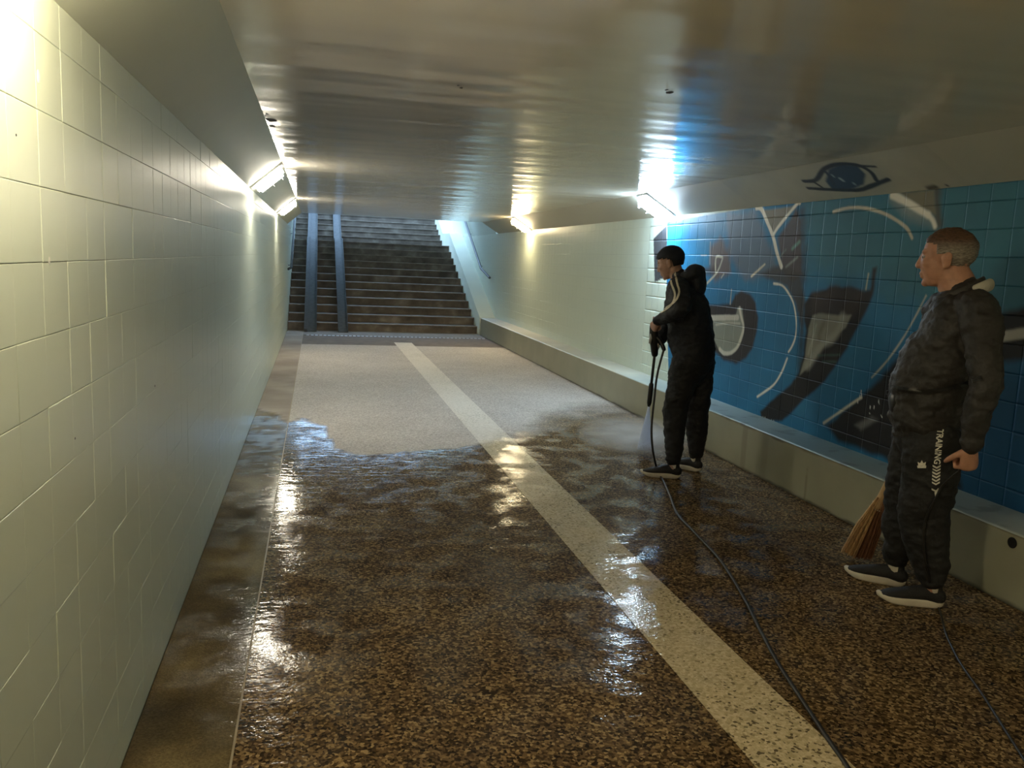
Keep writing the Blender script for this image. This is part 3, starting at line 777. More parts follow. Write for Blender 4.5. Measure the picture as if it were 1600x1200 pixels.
def hair_mat():
    m, nt, b = new_mat('brown_greying_hair')
    mp = coords(nt, (60, 60, 260)); nz = N(nt, 'ShaderNodeTexNoise'); nz.inputs['Scale'].default_value = 1; nz.inputs['Detail'].default_value = 3; L(nt, mp, 'Vector', nz, 'Vector')
    at = N(nt, 'ShaderNodeAttribute', attribute_name='grey')
    r1 = ramp(nt, [(.3, (.050, .026, .014)), (.7, (.15, .075, .042))]); r2 = ramp(nt, [(.3, (.085, .070, .055)), (.7, (.34, .30, .25))])
    L(nt, nz, 'Fac', r1, 'Fac'); L(nt, nz, 'Fac', r2, 'Fac')
    mx = mixc(nt, (at, 'Fac'), (r1, 'Color'), (r2, 'Color')); L(nt, mx, 2, b, 'Base Color'); b.inputs['Roughness'].default_value = .55
    bp = N(nt, 'ShaderNodeBump'); bp.inputs['Strength'].default_value = .6; bp.inputs['Distance'].default_value = .004; L(nt, nz, 'Fac', bp, 'Height'); L(nt, bp, 'Normal', b, 'Normal')
    return m
M['hair'] = hair_mat()

class Figure:
    """a standing person; pl(px, py, s) is the point of the body's middle plane (shifted s to its left) seen at that place of the photograph"""
    def __init__(self, base, heading_deg):
        self.base = Vector(base); a = math.radians(heading_deg)
        self.f = Vector((math.cos(a), math.sin(a), 0)); self.l = Vector((-self.f.y, self.f.x, 0)); self.u = Vector((0, 0, 1))
    def pl(self, px, py, s=0.0):
        d = ray(px, py); p0 = self.base + self.l * s
        return CO + d * ((p0 - CO).dot(self.l) / d.dot(self.l))
def head_frame(yaw_deg, pitch_deg, tilt=0.0):
    a = math.radians(yaw_deg); b = math.radians(pitch_deg)
    f = Vector((math.cos(a) * math.cos(b), math.sin(a) * math.cos(b), math.sin(b)))
    l = Vector((-math.sin(a), math.cos(a), 0)); u = f.cross(l)
    return f, l, u
def head(bm, c, fr, k=1.0):
    f, l, u = fr
    P = lambda x, y, z: c + f * (x * k) + l * (y * k) + u * (z * k)
    ax = (f, l, u)
    blob(bm, P(-.012, 0, .030), (.100 * k, .078 * k, .092 * k), ax)            # skull
    blob(bm, P(.030, 0, -.020), (.068 * k, .063 * k, .092 * k), ax)            # face
    blob(bm, P(.045, 0, -.082), (.040 * k, .042 * k, .032 * k), ax)            # jaw
    blob(bm, P(.076, 0, -.098), (.016 * k, .022 * k, .016 * k), ax)            # chin
    blob(bm, P(.074, 0, .030), (.018 * k, .050 * k, .014 * k), ax)             # brow
    tube(bm, [P(.088, 0, .020), P(.098, 0, -.005), P(.107, 0, -.024)], [.009 * k, .011 * k, .012 * k], ref=l, seg=10)
    blob(bm, P(.104, .010, -.030), (.011 * k, .009 * k, .008 * k), ax, 10); blob(bm, P(.104, -.010, -.030), (.011 * k, .009 * k, .008 * k), ax, 10)
    blob(bm, P(.089, 0, -.058), (.012 * k, .024 * k, .008 * k), ax, 12); blob(bm, P(.086, 0, -.072), (.012 * k, .021 * k, .008 * k), ax, 12)
    for s in (1, -1):
        blob(bm, P(.062, s * .040, -.018), (.026 * k, .020 * k, .022 * k), ax, 12)   # cheek
        blob(bm, P(-.012, s * .078, -.010), (.019 * k, .010 * k, .033 * k), ax, 12)  # ear
        blob(bm, P(-.020, s * .086, .004), (.016 * k, .007 * k, .020 * k), ax, 12)
        blob(bm, P(-.004, s * .080, -.036), (.009 * k, .007 * k, .010 * k), ax, 10)
def eyes(parent, c, fr, k=1.0):
    f, l, u = fr
    for s in (1, -1):
        bm = bmesh.new(); blob(bm, c + f * (.0735 * k) + l * (s * .031 * k) + u * (.008 * k), (.012 * k, .013 * k, .0085 * k), (f, l, u), 12)
        e = put('eye', from_bm('eye', bm), M['eye'], parent, True)
        bm = bmesh.new(); blob(bm, c + f * (.0845 * k) + l * (s * .031 * k) + u * (.008 * k), (.0025 * k, .0055 * k, .0055 * k), (f, l, u), 10)
        put('iris', from_bm('iris', bm), M['black'], e, True)
def hand(bm, wrist, d, n, t, curl=(1.2, 1.5, .9), thumb=.5, k=1.0):
    """d towards the fingers, n out of the palm, t towards the thumb side"""
    d = d.normalized(); n = (n - d * n.dot(d)).normalized(); t = (t - d * t.dot(d) - n * t.dot(n)).normalized()
    tube(bm, [wrist - d * .02, wrist + d * .025 * k, wrist + d * .06 * k, wrist + d * .088 * k], [(.027 * k, .020 * k), (.034 * k, .018 * k), (.041 * k, .017 * k), (.040 * k, .015 * k)], ref=t, seg=14)
    for i, (off, ln_) in enumerate(((.031, .92), (.0105, 1.0), (-.0105, .95), (-.031, .78))):
        p = wrist + d * (.088 - .004 * abs(i - 1)) * k + t * off * k; ang = 0; pts = [p - d * .012, p]
        for j, seg in enumerate((.043, .027, .022)):
            ang += curl[j]; dirv = d * math.cos(ang) + n * math.sin(ang)
            p = p + dirv * seg * ln_ * k; pts.append(p.copy())
        tube(bm, pts, [.0105 * k, .0105 * k, .0098 * k, .009 * k, .0078 * k], ref=t, seg=10)
    p = wrist + d * .022 * k + t * .026 * k + n * .006
    a = (d * .55 + t * .75 + n * .35).normalized(); b_ = (d * (.9 - thumb * .5) + t * (.3 - thumb * .5) + n * (.3 + thumb * .5)).normalized()
    q1 = p + a * .036 * k; q2 = q1 + (a * .4 + b_ * .6).normalized() * .032 * k; q3 = q2 + b_ * .026 * k
    tube(bm, [p, q1, q2, q3], [.014 * k, .0125 * k, .0112 * k, .0088 * k], ref=n, seg=10)
def shoe(parent, heel, toe, label=None, width=.047, mark=None):
    heel = Vector(heel); toe = Vector(toe); heel.z = toe.z = 0
    d = (toe - heel).normalized(); ln_ = .295; s = Vector((-d.y, d.x, 0)); u = Vector((0, 0, 1))
    P = lambda x, y, z: heel + d * (x * ln_) + s * y + u * z
    bm = bmesh.new()
    tube(bm, [P(.08, 0, .055), P(.25, 0, .062), P(.45, 0, .055), P(.65, 0, .046), P(.82, 0, .040), P(.93, 0, .035)],
         [(width * .78, .040), (width * .82, .045), (width * .86, .038), (width * .95, .028), (width * .88, .020), (width * .62, .012)], ref=s, seg=18, sub=3)
    tube(bm, [P(.12, 0, .06), P(.16, 0, .095), P(.17, 0, .118)], [(.032, .034), (.033, .040), (.034, .043)], ref=s, seg=16, caps=True)
    o = put('shoe', fuse('shoe', bm, .005, 4), M['shoe'], parent, True)
    if label: o['label'] = label
    bm = bmesh.new(); tube(bm, [P(.17, 0, .08), P(.18, 0, .12), P(.18, 0, .150)], [(.034, .038), (.036, .040), (.037, .041)], ref=s, seg=16); put('sock', from_bm('sock', bm), M['sole'], parent, True)
    bm = bmesh.new(); rings = []
    n = 40
    def outline(tt):
        a = 2 * math.pi * tt; x = .5 + .5 * math.cos(a); wv = (.74 + .3 * math.sin(min(1, max(0, (x - .25) / .75)) * math.pi * .8)) * (1 if 0 < x < 1 else 1)
        yy = math.sin(a); yy = math.copysign(abs(yy) ** .55, yy) * width * wv * (1 if x < .8 else 1 - .45 * ((x - .8) / .2) ** 2)
        return x, yy
    for z0, sc in ((0.0, .93), (.006, 1.0), (.024, 1.03), (.032, .99)):
        ring = []
        for k in range(n):
            x, y = outline(k / n); lift = .020 * max(0, (x - .72) / .28) ** 2 + .010 * max(0, (.12 - x) / .12) ** 2
            th = 1.25 if x < .4 else 1.25 - .45 * (x - .4) / .6
            ring.append(bm.verts.new(P(.5 + (x - .5) * sc * 1.02, y * sc, z0 * th + lift)))
        rings.append(ring)
    for a, b in zip(rings, rings[1:]):
        for k in range(n): bm.faces.new((a[k], a[(k + 1) % n], b[(k + 1) % n], b[k]))
    bm.faces.new(rings[0][::-1]); bm.faces.new(rings[-1]); bmesh.ops.recalc_face_normals(bm, faces=bm.faces[:])
    so = put('sole', from_bm('sole', bm), M['sole'], o, True); so['label'] = 'thick off-white sole'
    return o
def bvh_of(o):
    me = o.data; off = o.matrix_basis.translation.copy()
    p = o.parent
    while p is not None: off += p.location; p = p.parent
    return BVHTree.FromPolygons([v.co + off for v in me.vertices], [tuple(f.vertices) for f in me.polygons])
def decal(name, me2d, bvh, mat, parent, off=.0025, thick=.0012):
    """me2d: (verts as photo places, faces); laid on the cloth surface"""
    V, Fc = me2d; co, ok = [], []
    for (x, y) in V:
        d = ray(x, y).normalized(); h = bvh.ray_cast(CO, d)
        if h[0] is None: co.append(None)
        else:
            nn = h[1] if h[1].dot(d) < 0 else -h[1]
            co.append(h[0] + nn * off)
    keep = [f for f in Fc if all(co[i] is not None for i in f)]
    co = [c if c is not None else Vector((0, 0, -5)) for c in co]
    used = sorted({i for f in keep for i in f}); rm = {i: k for k, i in enumerate(used)}
    if not keep: return None
    return put(name, pydata(name, [co[i] for i in used], [tuple(rm[i] for i in f) for f in keep]), mat, parent)
def ribbon(pts, w, n=5, across=3):
    pts = [Vector((a, b, 0)) for a, b in pts]; P = smooth_path(pts, n); V, Fc = [], []
    for i, p in enumerate(P):
        d = P[min(i + 1, len(P) - 1)] - P[max(i - 1, 0)]; d.normalize(); nn = Vector((-d.y, d.x, 0))
        for k in range(across): q = p + nn * w * (k / (across - 1) - .5); V.append((q.x, q.y))
    for i in range(len(P) - 1):
        for k in range(across - 1):
            a = i * across + k; Fc.append((a, a + 1, a + across + 1, a + across))
    return V, Fc

# --- the man in the dark jacket on the right
def man_right():
    g = Figure((2.86, 3.47, 0), 140); pl = g.pl; f, l, u = g.f, g.l, g.u
    t = tag(empty('person', g.base), 'older man in dark jacket and black trousers standing with head turned away', 'person')
    hf = head_frame(131, -4); hc = pl(1479, 404, 0)
    neck = pl(1500, 458, 0); chest = pl(1487, 530, 0); belly = pl(1455, 610, 0); pelvis = pl(1446, 668, 0)
    shL, elL, wrL = pl(1531, 487, .19), pl(1540, 597, .27), pl(1517, 698, .27)
    shR, elR, wrR = pl(1470, 488, -.19), pl(1472, 590, -.27), pl(1443, 660, -.22)
    hipL, knL, anL = pl(1460, 690, .09), pl(1444, 800, .10), on_z(1472, 950).lerp(on_z(1366, 935), .2) + u * .11
    hipR, knR, anR = pl(1436, 685, -.09), pl(1418, 792, -.10), on_z(1413, 918).lerp(on_z(1325, 897), .2) + u * .11
    # body
    bm = bmesh.new(); head(bm, hc, hf, 1.15)
    tube(bm, [hc - hf[2] * .06 - hf[0] * .02, hc.lerp(neck, .6), neck], [(.074, .074), (.080, .076), (.088, .09)], ref=f, sub=2)
    tube(bm, [neck + u * -.02, chest, belly, pelvis], [(.07, .10), (.115, .155), (.125, .145), (.10, .14)], ref=f, sub=3)
    for sh, el, wr in ((shL, elL, wrL), (shR, elR, wrR)):
        tube(bm, [neck.lerp(sh, .5), sh, sh.lerp(el, .5), el, el.lerp(wr, .4), wr], [.045, .05, .045, .038, .038, .027], ref=f, sub=2)
    for hp, kn, an in ((hipL, knL, anL), (hipR, knR, anR)):
        tube(bm, [hp, hp.lerp(kn, .5), kn, kn.lerp(an, .35), an, an - u * .05], [.075, .068, .052, .050, .034, .034], ref=f, sub=2)
    dL = (pl(1512, 740, .26) - wrL); hand(bm, wrL, dL, f * .55 - l * .8, f * .8 + l * .4, (1.25, 1.6, .9), .8, 1.12)
    broom_dir = (pl(1330, 872, -.30) - wrR).normalized()
    hand(bm, wrR, f * .55 - u * .75, l * 1.0, f * .8 + u * .5, (1.1, 1.4, .9), .8, 1.08)
    body = put('body', fuse('body', bm, .0052, 2), M['skin'], t, True); eyes(body, hc, hf, 1.15)
    # hair
    bm = bmesh.new(); blob(bm, hc + hf[0] * (-.013 * 1.15) + hf[2] * (.034 * 1.15), (.104 * 1.15, .083 * 1.15, .092 * 1.15), hf, 64)
    def keep_hair(p):
        q = p - hc; x, y, z = q.dot(hf[0]) / 1.15, abs(q.dot(hf[1])) / 1.15, q.dot(hf[2]) / 1.15
        line_z = .066 + .25 * (x - .07) if x > .03 else (.010 if x > -.005 else -.050 + .03 * max(0, (x + .03) / .03))
        return z > line_z or (x < -.03 and z > -.062)
    bmesh.ops.delete(bm, geom=[v for v in bm.verts if not keep_hair(v.co)], context='VERTS')
    gr = []
    for v in bm.verts:
        q = v.co - hc; x, z = q.dot(hf[0]), q.dot(hf[2]); gr.append(min(1, max(0, (.085 - z) / .05)))
        v.co += (v.co - hc).normalized() * (mnoise.noise(v.co * 110) * .006 + mnoise.noise(v.co * 30) * .004)
    me = from_bm('hair', bm); set_float(me, 'grey', gr); h = put('hair', me, M['hair'], t, True); h['label'] = 'short brown hair greying at the sides'
    sol = h.modifiers.new('thickness', 'SOLIDIFY'); sol.thickness = .012; sol.offset = -1
    # jacket
    bm = bmesh.new()
    tube(bm, [neck + u * .005 - f * .01, pl(1493, 490, 0), chest, pl(1470, 570, 0), belly, pl(1446, 655, 0)], [(.085, .105), (.125, .185), (.165, .195), (.185, .19), (.190, .185), (.165, .18)], ref=f, sub=4, seg=28)
    for sh, el, wr in ((shL, elL, wrL), (shR, elR, wrR)):
        tube(bm, [neck.lerp(sh, .45) - u * .02, sh, sh.lerp(el, .5), el, el.lerp(wr, .45), el.lerp(wr, .93)], [.075, .086, .078, .068, .060, .050], ref=f, sub=3)
    jm = fuse('jacket', bm, .008, 5); wrinkle(jm, .010, 9, (1, 1, 1.8), 3.0); wrinkle(jm, .005, 26, (1, 1, 1.3), 1.0)
    jk = put('jacket', jm, M['jacket'], t, True); jk['label'] = 'charcoal zipped jacket'
    # collar: a stand-up ring, cream inside at the nape
    bm = bmesh.new(); ring = []
    for k in range(26):
        a = 2 * math.pi * k / 26; r1 = (.096 + .012 * math.cos(a)); c0 = neck - f * .005 + f * math.cos(a) * r1 + l * math.sin(a) * .108 + u * (.012 - .05 * math.cos(a))
        ring.append(c0)
    tube(bm, ring + [ring[0]], [(.024, .012)] * 27, ref=u, seg=8, caps=False); put('collar', fuse('collar', bm, .006, 2), M['jacket'], jk, True)
    bm = bmesh.new(); tube(bm, [neck - f * .055 + l * .108 + u * .030, neck - f * .100 + l * .075 + u * .040, neck - f * .118 + l * .02 + u * .045, neck - f * .110 - l * .05 + u * .042], [(.014, .012), (.028, .018), (.030, .020), (.014, .012)], ref=u, sub=3, seg=14)
    o = put('collar_lining', fuse('collar_lining', bm, .005, 2), M['lining'], jk, True); o['label'] = 'cream fleece lining showing at the nape'
    bm = bmesh.new(); tube(bm, [neck + f * .085 + u * -.05 + l * .035, neck + f * .120 - u * .10 + l * .03], [(.008, .006), (.006, .005)], ref=l, seg=8); put('zip_pull', from_bm('zip_pull', bm), M['metal'], jk, True)
    # trousers
    bm = bmesh.new()
    tube(bm, [pl(1446, 640, 0), pelvis, pl(1448, 700, 0)], [(.14, .165), (.145, .170), (.12, .16)], ref=f, sub=3, seg=24)
    for hp, kn, an, w in ((hipL, knL, anL, 1.0), (hipR, knR, anR, .95)):
        tube(bm, [hp, hp.lerp(kn, .5), kn, kn.lerp(an, .5), an + u * .045], [(.130 * w, .105), (.128 * w, .10), (.118 * w, .088), (.100 * w, .078), (.072 * w, .064)], ref=f, sub=4, seg=22)
    tm = fuse('trousers', bm, .007, 5); wrinkle(tm, .012, 6, (1, 1, 1.6), 9.0); wrinkle(tm, .005, 22, (1, 1, 1.5), 4.0)
    tr = put('trousers', tm, M['trousers'], t, True); bv = bvh_of(tr)
    # lettering down the left thigh
    cu = bpy.data.curves.new('lettering', 'FONT'); cu.body = 'TRAINING'; cu.size = 1.0; cu.offset = .025; cu.resolution_u = 2
    to = bpy.data.objects.new('lettering', cu); COL.objects.link(to); dg = bpy.context.evaluated_depsgraph_get()
    tme = bpy.data.meshes.new_from_object(to.evaluated_get(dg)); bpy.data.objects.remove(to)
    xs = [v.co.x for v in tme.vertices]; x0, x1 = min(xs), max(xs); ys = [v.co.y for v in tme.vertices]; y0, y1 = min(ys), max(ys)
    a0, a1 = Vector((1469.5, 671)), Vector((1464.0, 725)); ax = a1 - a0; side = Vector((-ax.y, ax.x)).normalized() * -1
    V = []
    for v in tme.vertices:
        s = (v.co.x - x0) / (x1 - x0); w = (v.co.y - y0) / (y1 - y0); q = a0 + ax * s + side * (w - .5) * 10.5; V.append((q.x, q.y))
    Fc = [tuple(p.vertices) for p in tme.polygons]; bpy.data.meshes.remove(tme)
    o = decal('lettering', (V, Fc), bv, M['white_print'], tr)
    if o: o['label'] = 'white TRAINING lettering with arrow marks down the thigh'
    for k in range(8):      # arrow marks below the word
        cx, cy = 1463.5 - k * .25, 728.5 + k * 5.2; h = 6.2
        if k == 6: continue
        V = [(cx - h, cy - 2.6), (cx, cy + .8), (cx + h, cy - 2.6), (cx + h, cy + .2), (cx, cy + 3.6), (cx - h, cy + .2)]
        decal('arrow_mark', (V, [(0, 1, 4, 5), (1, 2, 3, 4)]), bv, M['white_print'], tr)
    decal('arrow_mark', ([(1460, 769), (1466, 762), (1466, 772), (1461, 776)], [(0, 1, 2, 3)]), bv, M['white_print'], tr)
    for pts in ([(1440.4, 719), (1443.2, 724), (1440.4, 729), (1437.6, 724)], [(1434, 721.5), (1438.5, 724), (1439.5, 729), (1435, 727)], [(1446.8, 721.5), (1442.3, 724), (1441.3, 729), (1445.8, 727)], [(1433.5, 727.2), (1447.2, 727.2), (1446.8, 731.2), (1434.2, 731.2)]):
        decal('leaf_emblem', (pts, [(0, 1, 2, 3)]), bv, M['white_print'], tr)
    hB, tB = on_z(1472, 950), on_z(1366, 935); hA, tA = on_z(1413, 918), on_z(1325, 897)
    for (h_, t_) in ((hB, tB), (hA, tA)):
        sh_ = shoe(t, h_, t_, 'black knit trainer')
    # waist pouch with buckles
    bag = tag(empty('waist_pouch', belly + f * .2), 'small black waist pouch with metal buckles on the older man', 'pouch')
    bm = bmesh.new(); c = pl(1402, 625, .02); tube(bm, [c + u * .035, c, c - u * .045], [(.035, .075), (.042, .085), (.032, .075)], ref=f, sub=3, seg=16); put('pouch_body', fuse('pouch_body', bm, .006, 3), M['black'], bag, True)
    bj = bvh_of(jk)
    V, Fc = ribbon([(1398, 606), (1440, 612), (1490, 604), (1535, 590)], 7); decal('strap', (V, Fc), bj, M['black'], bag, .006)
    for (bx, by, r_) in ((1398, 598, 5.5), (1389, 613, 4.0)):
        c = pl(bx, by, .09); d = ray(bx, by).normalized(); h_ = bj.ray_cast(CO, d); c = (h_[0] - d * .012) if h_[0] else c
        rr = r_ / 326; pts = [c + f * (sx * rr) + u * (sy * rr * .75 - sx * rr * .2) for sx, sy in ((-1, -1), (1, -1), (1, 1), (-1, 1), (-1, -1))]
        bm = bmesh.new(); tube(bm, pts, [.0016] * 5, ref=l, seg=6); put('buckle', from_bm('buckle', bm), M['rail'], bag, True)
    return dict(wrR=wrR, wrL=wrL, pl=pl, f=f, l=l, u=u, bv=bv, dL=dL)
mr_ = man_right()

# --- straw broom held behind his legs
def broom():
    pl, f, l, u = mr_['pl'], mr_['f'], mr_['l'], mr_['u']
    tip = on_z(1334, 874); tip.z = .012; grip = mr_['wrR'] + f * .045 - u * .045 + l * .03
    d = (tip - grip).normalized(); side = d.cross(l).normalized()
    t = tag(empty('straw_broom', tip), 'golden straw broom with bound neck held low behind the older man', 'broom')
    nk = tip - d * .40
    bm = bmesh.new(); tube(bm, [grip - d * .16, grip, nk - d * .05, nk + d * .03], [.013, .015, .022, .028], sub=3, seg=12); put('handle', from_bm('handle', bm), simple('pale_broom_stick', (.55, .37, .19), .6, stretch=(1, 1, .1)), t, True)
    Ms = simple('golden_straw', (.52, .33, .15), .65, var=.4, scale=120, stretch=(1, 1, .15)); Md = simple('reddish_brown_straw', (.20, .085, .040), .7, var=.4, scale=120, stretch=(1, 1, .15))
    for nm, mat, sgn, n, lo, hi in (('straw_bundle', Ms, -1, 300, -.004, .075), ('straw_bundle', Md, 1, 300, -.085, .004)):
        bm = bmesh.new()
        for k in range(n):
            w = random.uniform(lo, hi); v = random.gauss(0, .013)
            a = nk + side * (w * .28) + l * (v * .6); b = tip + side * w + l * (v * 1.6) - d * random.uniform(0, .03) - d * (max(0, -w) * .35)
            m_ = a.lerp(b, .5) + side * (w * .18)
            tube(bm, [a - d * .02, m_, b], [.0024, .0022, .0012], seg=4, caps=False)
        o = put(nm, from_bm(nm, bm), mat, t); o['kind'] = 'stuff'; o['label'] = 'golden straw' if sgn < 0 else 'darker reddish straw'
    Mb = simple('white_binding_cord', (.62, .52, .38), .7)
    for k in range(2):
        c = nk + d * (.02 + .035 * k); bm = bmesh.new(); pts = [c + side * (math.cos(a) * (.030 + .005 * k)) + l * (math.sin(a) * .020) for a in np.linspace(0, 2 * math.pi, 21)]
        tube(bm, pts, [.004] * 21, ref=d, seg=6, caps=False); put('binding', from_bm('binding', bm), Mb, t, True)
broom()

# --- the capped man with the pressure washer
def man_left():
    g = Figure((2.72, 5.86, 0), 141); pl = g.pl; f, l, u = g.f, g.l, g.u
    t = tag(empty('person', g.base), 'man in dark cap and striped black tracksuit bent over a water lance', 'person')
    hf = head_frame(140, -22); hc = pl(1047, 411, 0)
    neck = pl(1062, 437, 0); chest = pl(1072, 480, 0); belly = pl(1079, 525, 0); pelvis = pl(1084, 560, 0)
    shL, elL, wrL = pl(1060, 450, .18), pl(1066, 480, .34), pl(1027, 503, .20)
    shR, elR, wrR = pl(1066, 448, -.18), pl(1056, 492, -.30), pl(1030, 532, -.10)
    hipL, knL, anL = pl(1072, 565, .09), pl(1055, 640, .10), on_z(1062, 748).lerp(on_z(1003, 742), .2) + u * .11
    hipR, knR, anR = pl(1094, 565, -.09), pl(1090, 640, -.10), on_z(1094, 738).lerp(on_z(1052, 728), .2) + u * .11
    bm = bmesh.new(); head(bm, hc, hf, .98)
    tube(bm, [hc - hf[2] * .05 - hf[0] * .02, hc.lerp(neck, .6), neck], [.056, .056, .064], ref=f, sub=2)
    tube(bm, [neck - u * .02, chest, belly, pelvis], [(.07, .09), (.105, .14), (.10, .13), (.10, .13)], ref=f, sub=3)
    for sh, el, wr in ((shL, elL, wrL), (shR, elR, wrR)):
        tube(bm, [neck.lerp(sh, .5), sh, sh.lerp(el, .5), el, el.lerp(wr, .4), wr], [.045, .05, .043, .036, .036, .026], ref=f, sub=2)
    for hp, kn, an in ((hipL, knL, anL), (hipR, knR, anR)):
        tube(bm, [hp, hp.lerp(kn, .5), kn, kn.lerp(an, .35), an, an - u * .05], [.072, .066, .050, .048, .034, .034], ref=f, sub=2)
    hand(bm, wrL, pl(1018, 514, .13) - wrL, -l * .8 + u * -.2, f * .8 + u * .5, (1.0, 1.3, .8), .7)
    hand(bm, wrR, pl(1020, 538, -.03) - wrR, l * .8 - u * .2, f * .7 + u * .6, (1.0, 1.3, .8), .7)
    body = put('body', fuse('body', bm, .0052, 2), M['skin2'], t, True); eyes(body, hc, hf, .98)
    # cap
    bm = bmesh.new(); blob(bm, hc + hf[0] * -.014 + hf[2] * .034, (.112, .090, .096), hf, 40)
    bmesh.ops.delete(bm, geom=[v for v in bm.verts if (v.co - hc).dot(hf[2]) < .022 + .35 * (v.co - hc).dot(hf[0]) - (.028 if (v.co - hc).dot(hf[0]) < -.03 else 0)], context='VERTS')
    cp = put('cap', from_bm('cap', bm), M['cap'], t, True); cp['label'] = 'dark close-fitting cap'; sol = cp.modifiers.new('thickness', 'SOLIDIFY'); sol.thickness = .006
    # short dark hair under the cap
    bm = bmesh.new(); blob(bm, hc + hf[0] * -.020 + hf[2] * .002, (.092, .083, .072), hf, 30)
    bmesh.ops.delete(bm, geom=[v for v in bm.verts if (v.co - hc).dot(hf[0]) > -.022 or (v.co - hc).dot(hf[2]) < -.05], context='VERTS')
    put('hair', from_bm('hair', bm), simple('black_hair', (.010, .008, .008), .5, bump=.5, bscale=200), t, True)
    # hooded top
    bm = bmesh.new()
    tube(bm, [neck - f * .015 + u * .01, pl(1068, 455, 0), chest, pl(1078, 505, 0), belly, pl(1084, 552, 0)], [(.075, .10), (.130, .175), (.165, .185), (.165, .18), (.172, .18), (.160, .175)], ref=f, sub=4, seg=28)
    for sh, el, wr in ((shL, elL, wrL), (shR, elR, wrR)):
        tube(bm, [neck.lerp(sh, .45) - u * .02, sh, sh.lerp(el, .5), el, el.lerp(wr, .45), el.lerp(wr, .95)], [.075, .085, .075, .068, .060, .044], ref=f, sub=3)
    jm = fuse('hooded_top', bm, .008, 5); wrinkle(jm, .010, 9, (1, 1, 1.6), 13.0); wrinkle(jm, .004, 26, (1, 1, 1.3), 2.0)
    jk = put('hooded_top', jm, M['hoodie'], t, True); jk['label'] = 'black hooded top with three pale sleeve stripes'
    bm = bmesh.new()
    blob(bm, pl(1086, 428, 0), (.075, .115, .075), (f, l, u)); blob(bm, pl(1078, 433, 0), (.09, .12, .06), (f, l, u)); blob(bm, pl(1092, 445, 0), (.055, .10, .085), (f, l, u))
    for s in (1, -1): tube(bm, [pl(1082, 428, s * .08), pl(1064, 438, s * .085), pl(1050, 447, s * .05)], [.045, .034, .026], sub=3)
    hm = fuse('hood', bm, .008, 5); wrinkle(hm, .008, 14, (1, 1, 1), 5.0); put('hood', hm, M['hoodie'], jk, True)
    # trousers
    bm = bmesh.new()
    tube(bm, [pl(1083, 538, 0), pelvis, pl(1083, 582, 0)], [(.13, .16), (.135, .165), (.11, .155)], ref=f, sub=3, seg=24)
    for hp, kn, an in ((hipL, knL, anL), (hipR, knR, anR)):
        tube(bm, [hp, hp.lerp(kn, .5), kn, kn.lerp(an, .5), an + u * .035], [(.115, .10), (.105, .095), (.092, .082), (.080, .072), (.058, .056)], ref=f, sub=4, seg=22)
    tm = fuse('trousers', bm, .007, 5); wrinkle(tm, .011, 7, (1, 1, 1.6), 19.0); wrinkle(tm, .005, 22, (1, 1, 1.5), 14.0)
    put('trousers', tm, M['track'], t, True)
    bj = bvh_of(jk)
    for pts, w in (([(1046, 429), (1050, 445), (1055, 462), (1048, 478), (1028, 491)], 3.0), ([(1054, 424), (1058, 442), (1061, 458), (1053, 473), (1030, 487)], 3.0), ([(1050, 427), (1054, 444), (1058, 461), (1050, 476), (1029, 489)], .8)):
        if w < 1: continue
        V, Fc = ribbon(pts, w, 8); o = decal('sleeve_stripe', (V, Fc), bj, M['tape'], jk, .004)
    for h_, t_ in ((on_z(1062, 748), on_z(1003, 742)), (on_z(1094, 738), on_z(1052, 728))):
        so = shoe(t, h_, t_, 'black trainer with pale sole')
    return dict(wrL=wrL, wrR=wrR, pl=pl, f=f, l=l, u=u)
ml_ = man_left()

